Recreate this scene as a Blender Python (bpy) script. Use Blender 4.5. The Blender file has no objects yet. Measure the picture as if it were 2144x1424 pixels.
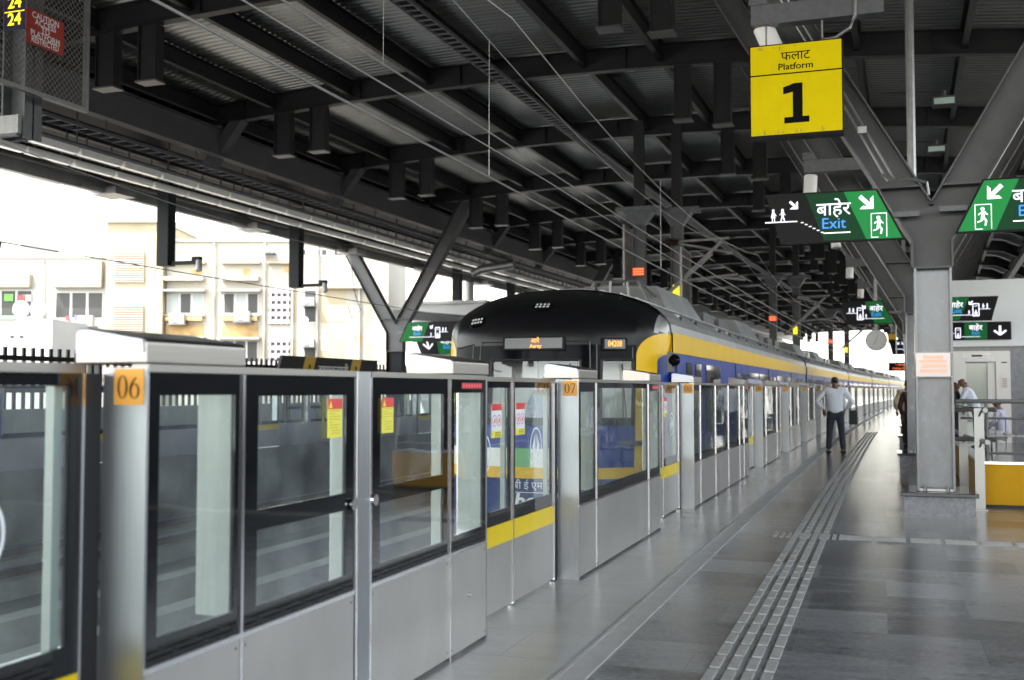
import bpy, bmesh, math, random
from mathutils import Vector, Matrix
random.seed(7)
R = math.radians
S = bpy.context.scene
COL = S.collection

# ---------------------------------------------------------------- camera, sky, sun, exposure
cam = bpy.data.cameras.new("camera")
camo = bpy.data.objects.new("camera", cam)
COL.objects.link(camo)
camo.location = (0, 0, 1.45)
camo.rotation_euler = (R(90 + 2.621), 0, R(19.056))
cam.sensor_width = 36
cam.lens = 36 * 2250 / 2144
cam.clip_start = 0.05
cam.clip_end = 4000
cam.dof.use_dof = True
cam.dof.focus_distance = 9.0
cam.dof.aperture_fstop = 2.4
S.camera = camo

SUN_EL, SUN_AZ = 58, 215          # azimuth clockwise from +Y
wd = bpy.data.worlds.new("World")
S.world = wd
wd.use_nodes = True
nt = wd.node_tree
nt.nodes.clear()
sky = nt.nodes.new("ShaderNodeTexSky")
sky.sky_type = 'NISHITA'
sky.sun_disc = False
sky.sun_elevation = R(SUN_EL)
sky.sun_rotation = R(SUN_AZ)
sky.air_density = 1.6
sky.dust_density = 2.0
bg = nt.nodes.new("ShaderNodeBackground")
bg.inputs[1].default_value = 0.15
wo = nt.nodes.new("ShaderNodeOutputWorld")
hs = nt.nodes.new("ShaderNodeHueSaturation")      # hazy, nearly white sky
hs.inputs["Saturation"].default_value = .35
nt.links.new(sky.outputs[0], hs.inputs["Color"])
nt.links.new(hs.outputs[0], bg.inputs[0])
nt.links.new(bg.outputs[0], wo.inputs[0])
sl = bpy.data.lights.new("sun", 'SUN')
sl.energy = 2.5
sl.angle = R(0.5)
sl.color = (1, .95, .88)
so = bpy.data.objects.new("sun", sl)
COL.objects.link(so)
so.rotation_euler = (R(90 - SUN_EL), 0, R(180 - SUN_AZ))
S.view_settings.view_transform = 'Standard'
S.view_settings.look = 'None'
S.view_settings.gamma = 1
S.view_settings.exposure = 3.02
S.cycles.max_bounces = 10
S.cycles.diffuse_bounces = 5
S.cycles.glossy_bounces = 5
S.cycles.transmission_bounces = 8
S.cycles.transparent_max_bounces = 16
S.cycles.use_denoising = True
S.cycles.sample_clamp_indirect = 8
S.cycles.caustics_reflective = False
S.cycles.caustics_refractive = False

# ---------------------------------------------------------------- helpers
def off(y):                        # the gentle right-hand bend of the station
    if y < 6: return 0.0
    if y < 90: return .00033 * (y - 6) ** 2
    return .00033 * 84 ** 2 + .0554 * (y - 90)
def head(y):                       # heading of the bend, as a z rotation
    d = 0 if y < 6 else .00066 * (min(y, 90) - 6)
    return -math.atan(d)
def W(x, y, z): return (x + off(y), y, z)

MATS = {}
def mat(name, col, rough=.5, metal=0, noise=0, nscale=8, bump=0, bscale=40, stretch=(1, 1, 1), emit=0, spec=.5, coat=0, rnoise=0):
    if name in MATS: return MATS[name]
    m = bpy.data.materials.new(name)
    m.use_nodes = True
    N, Lk = m.node_tree.nodes, m.node_tree.links
    b = N["Principled BSDF"]
    c = (*col, 1)
    b.inputs["Base Color"].default_value = c
    b.inputs["Roughness"].default_value = rough
    b.inputs["Metallic"].default_value = metal
    b.inputs["Specular IOR Level"].default_value = spec
    b.inputs["Coat Weight"].default_value = coat
    if emit:
        b.inputs["Emission Color"].default_value = c
        b.inputs["Emission Strength"].default_value = emit
    if noise or bump or rnoise:
        tc = N.new("ShaderNodeTexCoord")
        mp = N.new("ShaderNodeMapping")
        mp.inputs["Scale"].default_value = stretch
        Lk.new(tc.outputs["Object"], mp.inputs[0])
    if noise or rnoise:
        nz = N.new("ShaderNodeTexNoise")
        nz.inputs["Scale"].default_value = nscale
        nz.inputs["Detail"].default_value = 8
        nz.inputs["Roughness"].default_value = .65
        Lk.new(mp.outputs[0], nz.inputs[0])
    if noise:
        rp = N.new("ShaderNodeValToRGB")
        rp.color_ramp.elements[0].position = .3
        rp.color_ramp.elements[1].position = .7
        rp.color_ramp.elements[0].color = tuple(max(0, v * (1 - noise)) for v in col) + (1,)
        rp.color_ramp.elements[1].color = tuple(min(1, v * (1 + noise)) for v in col) + (1,)
        Lk.new(nz.outputs[0], rp.inputs[0])
        Lk.new(rp.outputs[0], b.inputs["Base Color"])
    if rnoise:
        mr = N.new("ShaderNodeMapRange")
        mr.inputs[3].default_value = max(.02, rough - rnoise)
        mr.inputs[4].default_value = rough + rnoise
        Lk.new(nz.outputs[0], mr.inputs[0])
        Lk.new(mr.outputs[0], b.inputs["Roughness"])
    if bump:
        n2 = N.new("ShaderNodeTexNoise")
        n2.inputs["Scale"].default_value = bscale
        n2.inputs["Detail"].default_value = 4
        Lk.new(mp.outputs[0], n2.inputs[0])
        bp = N.new("ShaderNodeBump")
        bp.inputs["Strength"].default_value = bump
        bp.inputs["Distance"].default_value = .02
        Lk.new(n2.outputs[0], bp.inputs["Height"])
        Lk.new(bp.outputs[0], b.inputs["Normal"])
    MATS[name] = m
    return m

def glass(name, tint=(.93, .97, .96), ior=1.5, bump=0, dirt_veil=.02):
    m = bpy.data.materials.new(name)
    m.use_nodes = True
    N, Lk = m.node_tree.nodes, m.node_tree.links
    N.clear()
    out = N.new("ShaderNodeOutputMaterial")
    tr = N.new("ShaderNodeBsdfTransparent"); tr.inputs[0].default_value = (*tint, 1)
    gl = N.new("ShaderNodeBsdfGlossy"); gl.inputs["Roughness"].default_value = 0.0
    df = N.new("ShaderNodeBsdfDiffuse"); df.inputs[0].default_value = (.7, .75, .75, 1)
    lw = N.new("ShaderNodeLayerWeight"); lw.inputs[0].default_value = .5      # Schlick, the same from both faces of a pane
    pw = N.new("ShaderNodeMath"); pw.operation = 'POWER'; pw.inputs[1].default_value = 5
    fr = N.new("ShaderNodeMath"); fr.operation = 'MULTIPLY_ADD'; fr.inputs[1].default_value = .9; fr.inputs[2].default_value = .055
    Lk.new(lw.outputs["Facing"], pw.inputs[0]); Lk.new(pw.outputs[0], fr.inputs[0])
    m1 = N.new("ShaderNodeMixShader"); m1.inputs[0].default_value = dirt_veil
    if dirt_veil:                               # uneven dust and finger marks, plus a pale veil for the floor's reflection
        tcd = N.new("ShaderNodeTexCoord"); nd = N.new("ShaderNodeTexNoise"); nd.inputs["Scale"].default_value = 5; nd.inputs["Detail"].default_value = 9
        rd = N.new("ShaderNodeMapRange"); rd.inputs[1].default_value = .35; rd.inputs[2].default_value = .75; rd.inputs[3].default_value = dirt_veil * .5; rd.inputs[4].default_value = dirt_veil * 2.2
        Lk.new(tcd.outputs["Object"], nd.inputs[0]); Lk.new(nd.outputs[0], rd.inputs[0]); Lk.new(rd.outputs[0], m1.inputs[0])
    Lk.new(tr.outputs[0], m1.inputs[1]); Lk.new(df.outputs[0], m1.inputs[2])
    mx = N.new("ShaderNodeMixShader")
    Lk.new(fr.outputs[0], mx.inputs[0]); Lk.new(m1.outputs[0], mx.inputs[1]); Lk.new(gl.outputs[0], mx.inputs[2])
    if bump:
        tc = N.new("ShaderNodeTexCoord"); nz = N.new("ShaderNodeTexNoise"); nz.inputs["Scale"].default_value = 2.5
        bp = N.new("ShaderNodeBump"); bp.inputs["Strength"].default_value = bump; bp.inputs["Distance"].default_value = .01
        Lk.new(tc.outputs["Object"], nz.inputs[0]); Lk.new(nz.outputs[0], bp.inputs["Height"])
        Lk.new(bp.outputs[0], gl.inputs["Normal"])
    Lk.new(mx.outputs[0], out.inputs[0])
    return m

class MB:
    """collects shapes (several materials allowed) and links them as ONE mesh object"""
    def __init__(s): s.v, s.f, s.m, s.mats = [], [], [], []
    def mi(s, m):
        if m not in s.mats: s.mats.append(m)
        return s.mats.index(m)
    def add(s, vs, fs, m):
        o = len(s.v); k = s.mi(m)
        s.v += [tuple(p) for p in vs]
        for f in fs: s.f.append([i + o for i in f]); s.m.append(k)
        return s
    def box(s, x0, x1, y0, y1, z0, z1, m, w=False, n=1):
        if n == 1 and not w:
            vs = [(x, y, z) for y in (y0, y1) for x in (x0, x1) for z in (z0, z1)]
            return s.add(vs, [(0, 2, 3, 1), (4, 5, 7, 6), (0, 1, 5, 4), (2, 6, 7, 3), (0, 4, 6, 2), (1, 3, 7, 5)], m)
        ys = [y0 + (y1 - y0) * i / n for i in range(n + 1)]
        vs = []
        for y in ys:
            for x, z in ((x0, z0), (x1, z0), (x1, z1), (x0, z1)): vs.append(W(x, y, z) if w else (x, y, z))
        fs = [(0, 1, 2, 3), tuple(4 * n + i for i in (3, 2, 1, 0))]
        for i in range(n):
            for j in range(4):
                a, b = 4 * i + j, 4 * i + (j + 1) % 4
                fs.append((a, a + 4, b + 4, b))
        return s.add(vs, fs, m)
    def prism_y(s, poly, y0, y1, m):          # poly in (x,z)
        n = len(poly)
        vs = [(x, y0, z) for x, z in poly] + [(x, y1, z) for x, z in poly]
        fs = [tuple(range(n)), tuple(range(2 * n - 1, n - 1, -1))] + [(i, i + n, (i + 1) % n + n, (i + 1) % n) for i in range(n)]
        return s.add(vs, fs, m)
    def prism_x(s, poly, x0, x1, m):          # poly in (y,z)
        n = len(poly)
        vs = [(x0, y, z) for y, z in poly] + [(x1, y, z) for y, z in poly]
        fs = [tuple(range(n)), tuple(range(2 * n - 1, n - 1, -1))] + [(i, i + n, (i + 1) % n + n, (i + 1) % n) for i in range(n)]
        return s.add(vs, fs, m)
    def sweep(s, poly, ys, m, caps=True):     # poly (x,z) swept along warped Y
        n = len(poly); vs = []
        for y in ys: vs += [W(x, y, z) for x, z in poly]
        fs = []
        for i in range(len(ys) - 1):
            for j in range(n):
                a, b = i * n + j, i * n + (j + 1) % n
                fs.append((a, a + n, b + n, b))
        if caps: fs += [tuple(range(n)), tuple(range(len(vs) - 1, len(vs) - n - 1, -1))]
        return s.add(vs, fs, m)
    def tube(s, pts, r, m, n=8, r1=None):
        pts = [Vector(p) for p in pts]; vs = []; k = len(pts)
        for i, p in enumerate(pts):
            d = (pts[min(i + 1, k - 1)] - pts[max(i - 1, 0)]).normalized()
            a = d.orthogonal().normalized() if abs(d.z) > .98 else d.cross(Vector((0, 0, 1))).normalized()
            b = d.cross(a)
            rr = r if r1 is None else r + (r1 - r) * i / (k - 1)
            for j in range(n):
                t = 2 * math.pi * j / n
                vs.append(p + a * (math.cos(t) * rr) + b * (math.sin(t) * rr))
        fs = []
        for i in range(k - 1):
            for j in range(n):
                a, b = i * n + j, i * n + (j + 1) % n
                fs.append((a, b, b + n, a + n))
        fs += [tuple(range(n - 1, -1, -1)), tuple(range((k - 1) * n, k * n))]
        return s.add(vs, fs, m)
    def disc(s, c, r0, r1, frame, m, n=28, depth=.004):   # ring (r0>0) or disc with thickness in frame (u,v,nrm)
        u, v, w = frame; c = Vector(c); vs = []
        for k in range(n):
            t = 2 * math.pi * k / n
            d = u * math.cos(t) + v * math.sin(t)
            vs += [c + d * r0 + w * depth, c + d * r1 + w * depth, c + d * r1, c + d * r0]
        fs = []
        for k in range(n):
            a, b = 4 * k, 4 * ((k + 1) % n)
            for j in range(4): fs.append((a + j, a + (j + 1) % 4, b + (j + 1) % 4, b + j))
        return s.add(vs, fs, m)
    def flat(s, poly, o, frame, m, depth=.003, lift=0):   # 2-D polygon in a frame, given a thickness
        u, v, w = frame; o = Vector(o) + w * lift; n = len(poly)
        vs = [o + u * x + v * y + w * depth for x, y in poly] + [o + u * x + v * y for x, y in poly]
        fs = [tuple(range(n)), tuple(range(2 * n - 1, n - 1, -1))] + [(i, i + n, (i + 1) % n + n, (i + 1) % n) for i in range(n)]
        return s.add(vs, fs, m)
    def build(s, name, parent=None, smooth=False, bevel=0):
        me = bpy.data.meshes.new(name)
        o = bpy.data.objects.new(name, me)
        base = Vector((0, 0, 0))
        q = parent
        while q is not None: base += q.location; q = q.parent
        me.from_pydata([tuple(Vector(p) - base) for p in s.v], [], s.f)
        for m in s.mats: me.materials.append(m)
        me.polygons.foreach_set("material_index", s.m)
        bm = bmesh.new(); bm.from_mesh(me)
        bmesh.ops.recalc_face_normals(bm, faces=bm.faces)
        bm.to_mesh(me); bm.free()
        if smooth: me.polygons.foreach_set("use_smooth", [True] * len(me.polygons))
        me.update()
        COL.objects.link(o)
        o.parent = parent
        if bevel:
            b = o.modifiers.new("bevel", 'BEVEL'); b.width = bevel; b.segments = 2; b.limit_method = 'ANGLE'
        return o

def tag(o, label, cat, group=None):
    o["label"] = label; o["category"] = cat
    if group: o["group"] = group
    return o
def thing(name, label, cat, loc=(0, 0, 0), group=None):
    o = bpy.data.objects.new(name, None)
    o.empty_display_size = .1
    COL.objects.link(o); o.location = loc
    return tag(o, label, cat, group)
def struct(o): o["kind"] = "structure"; return o
def kids(o): return [c for c in bpy.data.objects if c.parent == o]
CH = {}
def reg(root):                      # remember a thing's tree once, so that copying stays quick
    CH[root.name] = [(c, kids(c)) for c in kids(root)]
def dup(root, loc, rz=0, label=None, group=None):
    r = root.copy(); COL.objects.link(r); r.location = loc; r.rotation_euler = (0, 0, rz)
    if label: r["label"] = label
    if group: r["group"] = group
    for c, gs in CH[root.name]:
        a = c.copy(); COL.objects.link(a); a.parent = r
        for g in gs:
            b = g.copy(); COL.objects.link(b); b.parent = a
    return r

X3, Y3, Z3 = Vector((1, 0, 0)), Vector((0, 1, 0)), Vector((0, 0, 1))
FRONT = (X3, Z3, -Y3)               # reads from -Y (the camera's side)
SIDE = (Y3, Z3, X3)                 # reads from +X (the platform's side)
SIDEL = (-Y3, Z3, -X3)
def text(mb, body, size, o, frame, m, bold=0.0, align='CENTER', depth=.002, lift=.004, sx=1.0, shear=0.0):
    cu = bpy.data.curves.new("lettering", 'FONT')
    cu.body = body; cu.size = size; cu.align_x = align; cu.align_y = 'CENTER'
    cu.offset = bold * size; cu.shear = shear; cu.resolution_u = 3
    ob = bpy.data.objects.new("lettering", cu)
    COL.objects.link(ob)
    dg = bpy.context.evaluated_depsgraph_get()
    me = bpy.data.meshes.new_from_object(ob.evaluated_get(dg))
    u, v, w = frame; o = Vector(o) + w * (lift + depth)
    vs = [o + u * (p.co.x * sx) + v * p.co.y for p in me.vertices]
    mb.add(vs, [tuple(p.vertices) for p in me.polygons], m)
    bpy.data.objects.remove(ob); bpy.data.curves.remove(cu); bpy.data.meshes.remove(me)
    return mb

# ---------------------------------------------------------------- materials
def C(h): return tuple(((int(h[i:i + 2], 16) / 255) ** 2.2) for i in (0, 2, 4))
steel = mat("brushed_steel", (.37, .385, .41), .40, 1, noise=.12, nscale=3, stretch=(60, 60, 1.2), rnoise=.06)
steel_cap = mat("cap_steel", (.30, .285, .27), .36, 1, noise=.08, nscale=3, stretch=(60, 1.2, 60))
panel = mat("kick_panel", (.46, .445, .425), .34, .5, noise=.10, nscale=2.2, rnoise=.08, bump=.03, bscale=2.5, stretch=(1, 1, .6))
alu = mat("aluminium_trim", (.70, .70, .73), .22, 1)
jamb = mat("pale_jamb", (.35, .385, .37), .4, .2, noise=.14, nscale=2, stretch=(8, 8, .5))
frit = mat("black_frit", (.008, .009, .011), .04, 0, spec=.55)
clear = glass("screen_glass", bump=.12, dirt_veil=.045)
yellow = mat("yellow_band", C("f0d010"), .35, 0, noise=.05)
orange = mat("orange_plate", (.90, .42, .06), .45)
ink = mat("black_ink", (.006, .006, .007), .6, 0, spec=.04)
brown_ink = mat("brown_ink", (.09, .03, .02), .5)
lens = mat("lamp_lens", (.70, .75, .95), .18, 0, emit=0.00708)
white_ink = mat("white_ink", (.80, .84, .88), .5)
red_ink = mat("red_ink", (.75, .05, .05), .5)
yel_ink = mat("yellow_ink", (.85, .78, .08), .5)
pink_ink = mat("pink_ink", (.75, .22, .26), .5)
rubber = mat("black_rubber", (.015, .015, .017), .6)
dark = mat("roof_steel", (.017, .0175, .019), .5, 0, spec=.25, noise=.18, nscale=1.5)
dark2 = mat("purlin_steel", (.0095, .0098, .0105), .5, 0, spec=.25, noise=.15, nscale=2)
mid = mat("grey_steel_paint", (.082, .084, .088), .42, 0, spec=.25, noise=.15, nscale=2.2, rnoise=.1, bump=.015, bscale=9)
shaft = mat("column_paint", (.17, .18, .20), .24, .1, noise=.30, nscale=2.4, stretch=(1.5, 1.5, .8), rnoise=.12, bump=.03, bscale=6)
bracket_m = mat("bracket_paint", (.08, .085, .095), .4, 0, noise=.2, nscale=9)
galv = mat("galvanised", (.26, .265, .27), .4, .8, noise=.15, nscale=12)
white_p = mat("white_plastic", (.78, .78, .77), .35)
postm = mat("hung_post_paint", (.008, .010, .012), .5, 0, spec=.12, noise=.2, nscale=3)
granite_b = mat("plinth_granite", (.13, .14, .17), .12, 0, noise=.45, nscale=26, bump=.02)
granite_d = mat("plinth_top", (.03, .032, .036), .10, 0, noise=.4, nscale=60)
conc = mat("viaduct_concrete", (.27, .27, .26), .85, 0, noise=.2, nscale=1.2, bump=.1, bscale=12)
conc_d = mat("track_concrete", (.13, .135, .135), .85, 0, noise=.35, nscale=1.0, bump=.12, bscale=14, stretch=(1, .3, 1))
railm = mat("rail_steel", (.5, .48, .46), .28, 1)
rust = mat("rail_rust", (.10, .07, .05), .7, .2, noise=.3)

# stone floor: slabs with joints, honed
def floor_mat():
    m = bpy.data.materials.new("stone_floor"); m.use_nodes = True
    N, Lk = m.node_tree.nodes, m.node_tree.links
    b = N["Principled BSDF"]
    tc = N.new("ShaderNodeTexCoord")
    br = N.new("ShaderNodeTexBrick")
    br.offset = .5; br.inputs["Scale"].default_value = 1
    br.inputs["Brick Width"].default_value = 1.0; br.inputs["Row Height"].default_value = .62
    br.inputs["Mortar Size"].default_value = .003; br.inputs["Bias"].default_value = 0
    br.inputs["Color1"].default_value = (0, 0, 0, 1); br.inputs["Color2"].default_value = (1, 1, 1, 1)
    br.inputs["Mortar"].default_value = (.5, .5, .5, 1)
    Lk.new(tc.outputs["Object"], br.inputs[0])
    mp = N.new("ShaderNodeMapping"); mp.inputs["Scale"].default_value = (.8, 2.6, 1)
    Lk.new(tc.outputs["Object"], mp.inputs[0])
    n1 = N.new("ShaderNodeTexNoise"); n1.inputs["Scale"].default_value = 2.2; n1.inputs["Detail"].default_value = 12; n1.inputs["Roughness"].default_value = .72
    Lk.new(mp.outputs[0], n1.inputs[0])
    n2 = N.new("ShaderNodeTexNoise"); n2.inputs["Scale"].default_value = 26; n2.inputs["Detail"].default_value = 8; n2.inputs["Roughness"].default_value = .75
    Lk.new(mp.outputs[0], n2.inputs[0])
    ad = N.new("ShaderNodeMath"); ad.operation = 'MULTIPLY_ADD'; ad.inputs[1].default_value = .42
    Lk.new(n1.outputs[0], ad.inputs[0])
    m2 = N.new("ShaderNodeMath"); m2.operation = 'MULTIPLY'; m2.inputs[1].default_value = .62
    Lk.new(n2.outputs[0], m2.inputs[0]); Lk.new(m2.outputs[0], ad.inputs[2])
    ad2 = N.new("ShaderNodeMath"); ad2.operation = 'MULTIPLY_ADD'; ad2.inputs[1].default_value = .17
    sep = N.new("ShaderNodeSeparateColor"); Lk.new(br.outputs["Color"], sep.inputs[0])
    Lk.new(sep.outputs[0], ad2.inputs[0]); Lk.new(ad.outputs[0], ad2.inputs[2])
    rp = N.new("ShaderNodeValToRGB")
    e = rp.color_ramp.elements
    e[0].position = .44; e[0].color = (.050, .053, .058, 1)
    e[1].position = .68; e[1].color = (.30, .31, .322, 1)
    k = e.new(.54); k.color = (.135, .141, .149, 1)
    Lk.new(ad2.outputs[0], rp.inputs[0])
    # margin beside the screens: paler stone, with the screens' reflection painted in
    rp2 = N.new("ShaderNodeValToRGB")
    f = rp2.color_ramp.elements
    f[0].position = .36; f[0].color = (.27, .27, .262, 1)
    f[1].position = .75; f[1].color = (.44, .44, .43, 1)
    Lk.new(ad2.outputs[0], rp2.inputs[0])
    at = N.new("ShaderNodeAttribute"); at.attribute_name = "margin"
    mx = N.new("ShaderNodeMix"); mx.data_type = 'RGBA'
    Lk.new(at.outputs["Fac"], mx.inputs[0]); Lk.new(rp.outputs[0], mx.inputs[6]); Lk.new(rp2.outputs[0], mx.inputs[7])
    jm = N.new("ShaderNodeMix"); jm.data_type = 'RGBA'
    Lk.new(br.outputs["Fac"], jm.inputs[0]); Lk.new(mx.outputs[2], jm.inputs[6]); jm.inputs[7].default_value = (.22, .22, .217, 1)
    Lk.new(jm.outputs[2], b.inputs["Base Color"])
    mr = N.new("ShaderNodeMapRange"); mr.inputs[3].default_value = .07; mr.inputs[4].default_value = .25
    Lk.new(n1.outputs[0], mr.inputs[0]); Lk.new(mr.outputs[0], b.inputs["Roughness"])
    bp = N.new("ShaderNodeBump"); bp.inputs["Strength"].default_value = .16; bp.inputs["Distance"].default_value = .01
    Lk.new(ad.outputs[0], bp.inputs["Height"]); Lk.new(bp.outputs[0], b.inputs["Normal"])
    b.inputs["Specular IOR Level"].default_value = .6
    return m
floor_m = floor_mat()

# ---------------------------------------------------------------- setting: ground, platforms, track
YS = [-40] + list(range(-30, 6, 6)) + [6 + 4 * i for i in range(37)] + [160]
YS = sorted(set(YS))
g = MB(); g.add([(-900, -500, -9), (900, -500, -9), (900, 1600, -9), (-900, 1600, -9)], [(0, 1, 2, 3)], mat("street_ground", (.22, .21, .19), .9, 0, noise=.3, nscale=.05))
struct(g.build("ground"))
p = MB()
xs = [-2.42, -1.62, 7.6]
vs = []
for y in YS:
    for x in xs: vs.append(W(x, y, 0))
n = len(xs)
fs = [(i * n + j, i * n + j + 1, (i + 1) * n + j + 1, (i + 1) * n + j) for i in range(len(YS) - 1) for j in range(n - 1)]
# near the stairwell keep it simple: one sheet, slab sides below
p.add(vs, fs, floor_m)
po = struct(p.build("platform_floor"))
a = po.data.attributes.new("margin", 'FLOAT', 'FACE')
a.data.foreach_set("value", [1.0 if k % 2 == 0 else 0.0 for k in range(len(fs))])
p = MB(); p.sweep([(-2.42, -.01), (7.6, -.01), (7.6, -1.6), (-2.42, -1.6)], YS, conc); struct(p.build("platform_slab"))
p = MB(); p.sweep([(-14.55, 0), (-14.55, -1.6), (-24, -1.6), (-24, 0)], YS, mat("far_platform_stone", (.2, .2, .2), .3, 0, noise=.2, nscale=3)); struct(p.build("opposite_platform_slab"))
p = MB(); p.sweep([(-14.54, -1.55), (-2.43, -1.55), (-2.43, -2.4), (-14.54, -2.4)], YS, conc_d); struct(p.build("track_bed"))
for cx in (-3.95, -12.95):
    p = MB()
    for s in (-1, 1):
        x = cx + s * .75
        p.sweep([(x - .42, -1.549), (x + .42, -1.549), (x + .36, -1.30), (x - .36, -1.30)], YS, conc)
        p.sweep([(x - .07, -1.299), (x + .07, -1.299), (x + .02, -1.25), (x + .035, -1.18), (x - .035, -1.18), (x - .02, -1.25)], YS, rust)
        p.sweep([(x - .034, -1.179), (x + .034, -1.179), (x + .03, -1.145), (x - .03, -1.145)], YS, railm)
    struct(p.build("railway_track"))
p = MB()    # low cable trough walls between the tracks
p.sweep([(-8.9, -1.549), (-8.6, -1.549), (-8.6, -.95), (-8.9, -.95)], YS, conc)
p.sweep([(-7.9, -1.549), (-7.6, -1.549), (-7.6, -1.05), (-7.9, -1.05)], YS, conc)
tag(p.build("cable_trough"), "low pair of concrete trough walls running between the two tracks", "trough")

# floor strip and guide paving
fs_m = mat("floor_channel_metal", (.52, .515, .50), .5, 0, noise=.12, nscale=6)
tile_m = mat("guide_bar_stone", (.46, .455, .44), .5, 0, noise=.2, nscale=20)
p = MB()
for x0, x1, z in ((-1.585, -1.563, .010), (-1.560, -1.452, .007), (-1.449, -1.425, .010)):
    p.sweep([(x0, .001), (x1, .001), (x1, z), (x0, z)], [y for y in YS if -6 <= y <= 74], fs_m)
struct(p.build("floor_channel"))
p = MB()
y = -2.0
while y < 38:
    L = .235
    for k in range(4):
        x = -.88 + k * .093
        p.box(x, x + .052, y, y + L, .001, .010, tile_m, w=True)
    y += L + .05
y0 = 10.9
for k in range(11):
    x = -1.05 + k * .062
    p.box(x, x + .032, y0, y0 + .30, .0011, .0125, tile_m)
x = -.40
while x < 6:
    for k in range(4): p.box(x, x + .27, y0 + .02 + k * .075, y0 + .02 + k * .075 + .04, .001, .009, tile_m)
    x += .31
for k in range(14):
    p.prism_y([(1.62 + k * .1, .001), (1.67 + k * .1, .001), (1.67 + k * .1, .011), (1.62 + k * .1, .011)], 13.75, 14.0, tile_m)
struct(p.build("tactile_paving"))

# ---------------------------------------------------------------- platform screen units (local: y from the unit's start, x from its front plane)
FX = -2.21
def ring(mb, x0, x1, y0, y1, z0, z1, wins, m):
    """a sheet y0..y1, z0..z1 of thickness x0..x1 in m with rectangular window holes stacked in z (same y span)"""
    wy0, wy1 = wins[0][0], wins[0][1]
    mb.box(x0, x1, y0, wy0, z0, z1, m); mb.box(x0, x1, wy1, y1, z0, z1, m)
    zz = z0
    for _, _, a, b in sorted(wins, key=lambda t: t[2]):
        mb.box(x0, x1, wy0, wy1, zz, a, m); zz = b
    mb.box(x0, x1, wy0, wy1, zz, z1, m)

def sticker_caution(parent, y, z, w, h):
    s = MB(); o = (.004, y, z)
    s.flat([(0, 0), (w, 0), (w, h), (0, h)], o, SIDE, yel_ink, .002)
    s.flat([(0, h * .73), (w, h * .73), (w, h), (0, h)], o, SIDE, red_ink, .001, .0022)
    s.flat([(w * .06, h * .76), (w * .30, h * .76), (w * .18, h * .95)], o, SIDE, yel_ink, .001, .0034)
    for k, (a, b) in enumerate([(.12, .85), (.12, .5), (.12, .9), (.12, .88), (.12, .35), (.12, .86), (.12, .7), (.25, .9), (.25, .88)]):
        zz = h * (.68 - k * .072)
        s.flat([(w * a, zz), (w * b, zz), (w * b, zz + h * .014), (w * a, zz + h * .014)], o, SIDE, mat("faint_print", (.45, .38, .05), .5), .001, .0024)
    return s.build("caution_sticker", parent)
def sticker_door(parent, y, z, w, h, dx):
    s = MB(); o = (dx + .004, y, z)
    s.flat([(0, 0), (w, 0), (w, h), (0, h)], o, SIDE, white_ink, .002)
    s.flat([(0, h * .80), (w, h * .80), (w, h), (0, h)], o, SIDE, red_ink, .001, .0022)
    s.flat([(0, 0), (w, 0), (w, h * .2), (0, h * .2)], o, SIDE, yel_ink, .001, .0022)
    for k in (.27, .73):
        c = Vector(o) + Y3 * (w * k) + Z3 * (h * .5)
        s.disc(c + X3 * .0022, w * .17, w * .205, SIDE, pink_ink, 20, .001)
        s.flat([(w * (k - .05), h * .43), (w * (k + .05), h * .43), (w * (k + .08), h * .5), (w * (k + .02), h * .56), (w * (k - .05), h * .54)], o, SIDE, pink_ink, .001, .0022)
        s.flat([(w * (k - .12), h * .44), (w * (k - .09), h * .43), (w * (k + .12), h * .56), (w * (k + .09), h * .57)], o, SIDE, pink_ink, .001, .0034)
    for k in range(3):
        s.flat([(w * .3, h * (.04 + k * .05)), (w * .9, h * (.04 + k * .05)), (w * .9, h * (.055 + k * .05)), (w * .3, h * (.055 + k * .05))], o, SIDE, ink, .001, .0034)
    for k in range(4):
        s.flat([(w * .1, h * (.83 + k * .04)), (w * (.5 + .1 * (k % 3)), h * (.83 + k * .04)), (w * (.5 + .1 * (k % 3)), h * (.845 + k * .04)), (w * .1, h * (.845 + k * .04))], o, SIDE, mat("dark_red_print", (.35, .02, .02), .5), .001, .0034)
    return s.build("door_sticker", parent)

def numeral(mb, ch, cx, cz, h, m):
    O = (cx, -.0031, cz); w = h * .27
    def arc(x0, z0, rx, rz, tx, tz, a0=0, a1=360, n=22):        # a bowl whose stroke is thick at the sides
        for k in range(n):
            p = []
            for t in (a0 + (a1 - a0) * k / n, a0 + (a1 - a0) * (k + 1) / n):
                c, s_ = math.cos(R(t)), math.sin(R(t)); p.append(((x0 + rx * c, z0 + rz * s_), (x0 + (rx - tx) * c, z0 + (rz - tz) * s_)))
            mb.flat([p[0][0], p[1][0], p[1][1], p[0][1]], O, FRONT, m, .0005, 0)
    if ch == '0': arc(0, 0, w, h / 2, w * .42, h * .035)
    elif ch == '8': arc(0, h * .25, w * .82, h * .25, w * .34, h * .035); arc(0, -h * .22, w, h * .28, w * .42, h * .035)
    elif ch == '7':
        mb.flat([(-w, h * .42), (w, h * .42), (w, h * .5), (-w, h * .5)], O, FRONT, m, .0005, 0); mb.flat([(-w, h * .28), (-w * .86, h * .28), (-w * .8, h * .42), (-w, h * .42)], O, FRONT, m, .0005, 0)
        mb.flat([(w * .78, h * .42), (w, h * .42), (-w * .05, -h * .5), (-w * .42, -h * .5)], O, FRONT, m, .0005, .0002)
    else:
        f = 1 if ch == '6' else -1
        arc(0, -f * h * .17, w, h * .33, w * .42, h * .035)
        arc(f * w * 1.35, -f * h * .17, w * 2.35, h * .67, w * .46, h * .02, (180 if f > 0 else 0), (118 if f > 0 else -62), 14)
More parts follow.
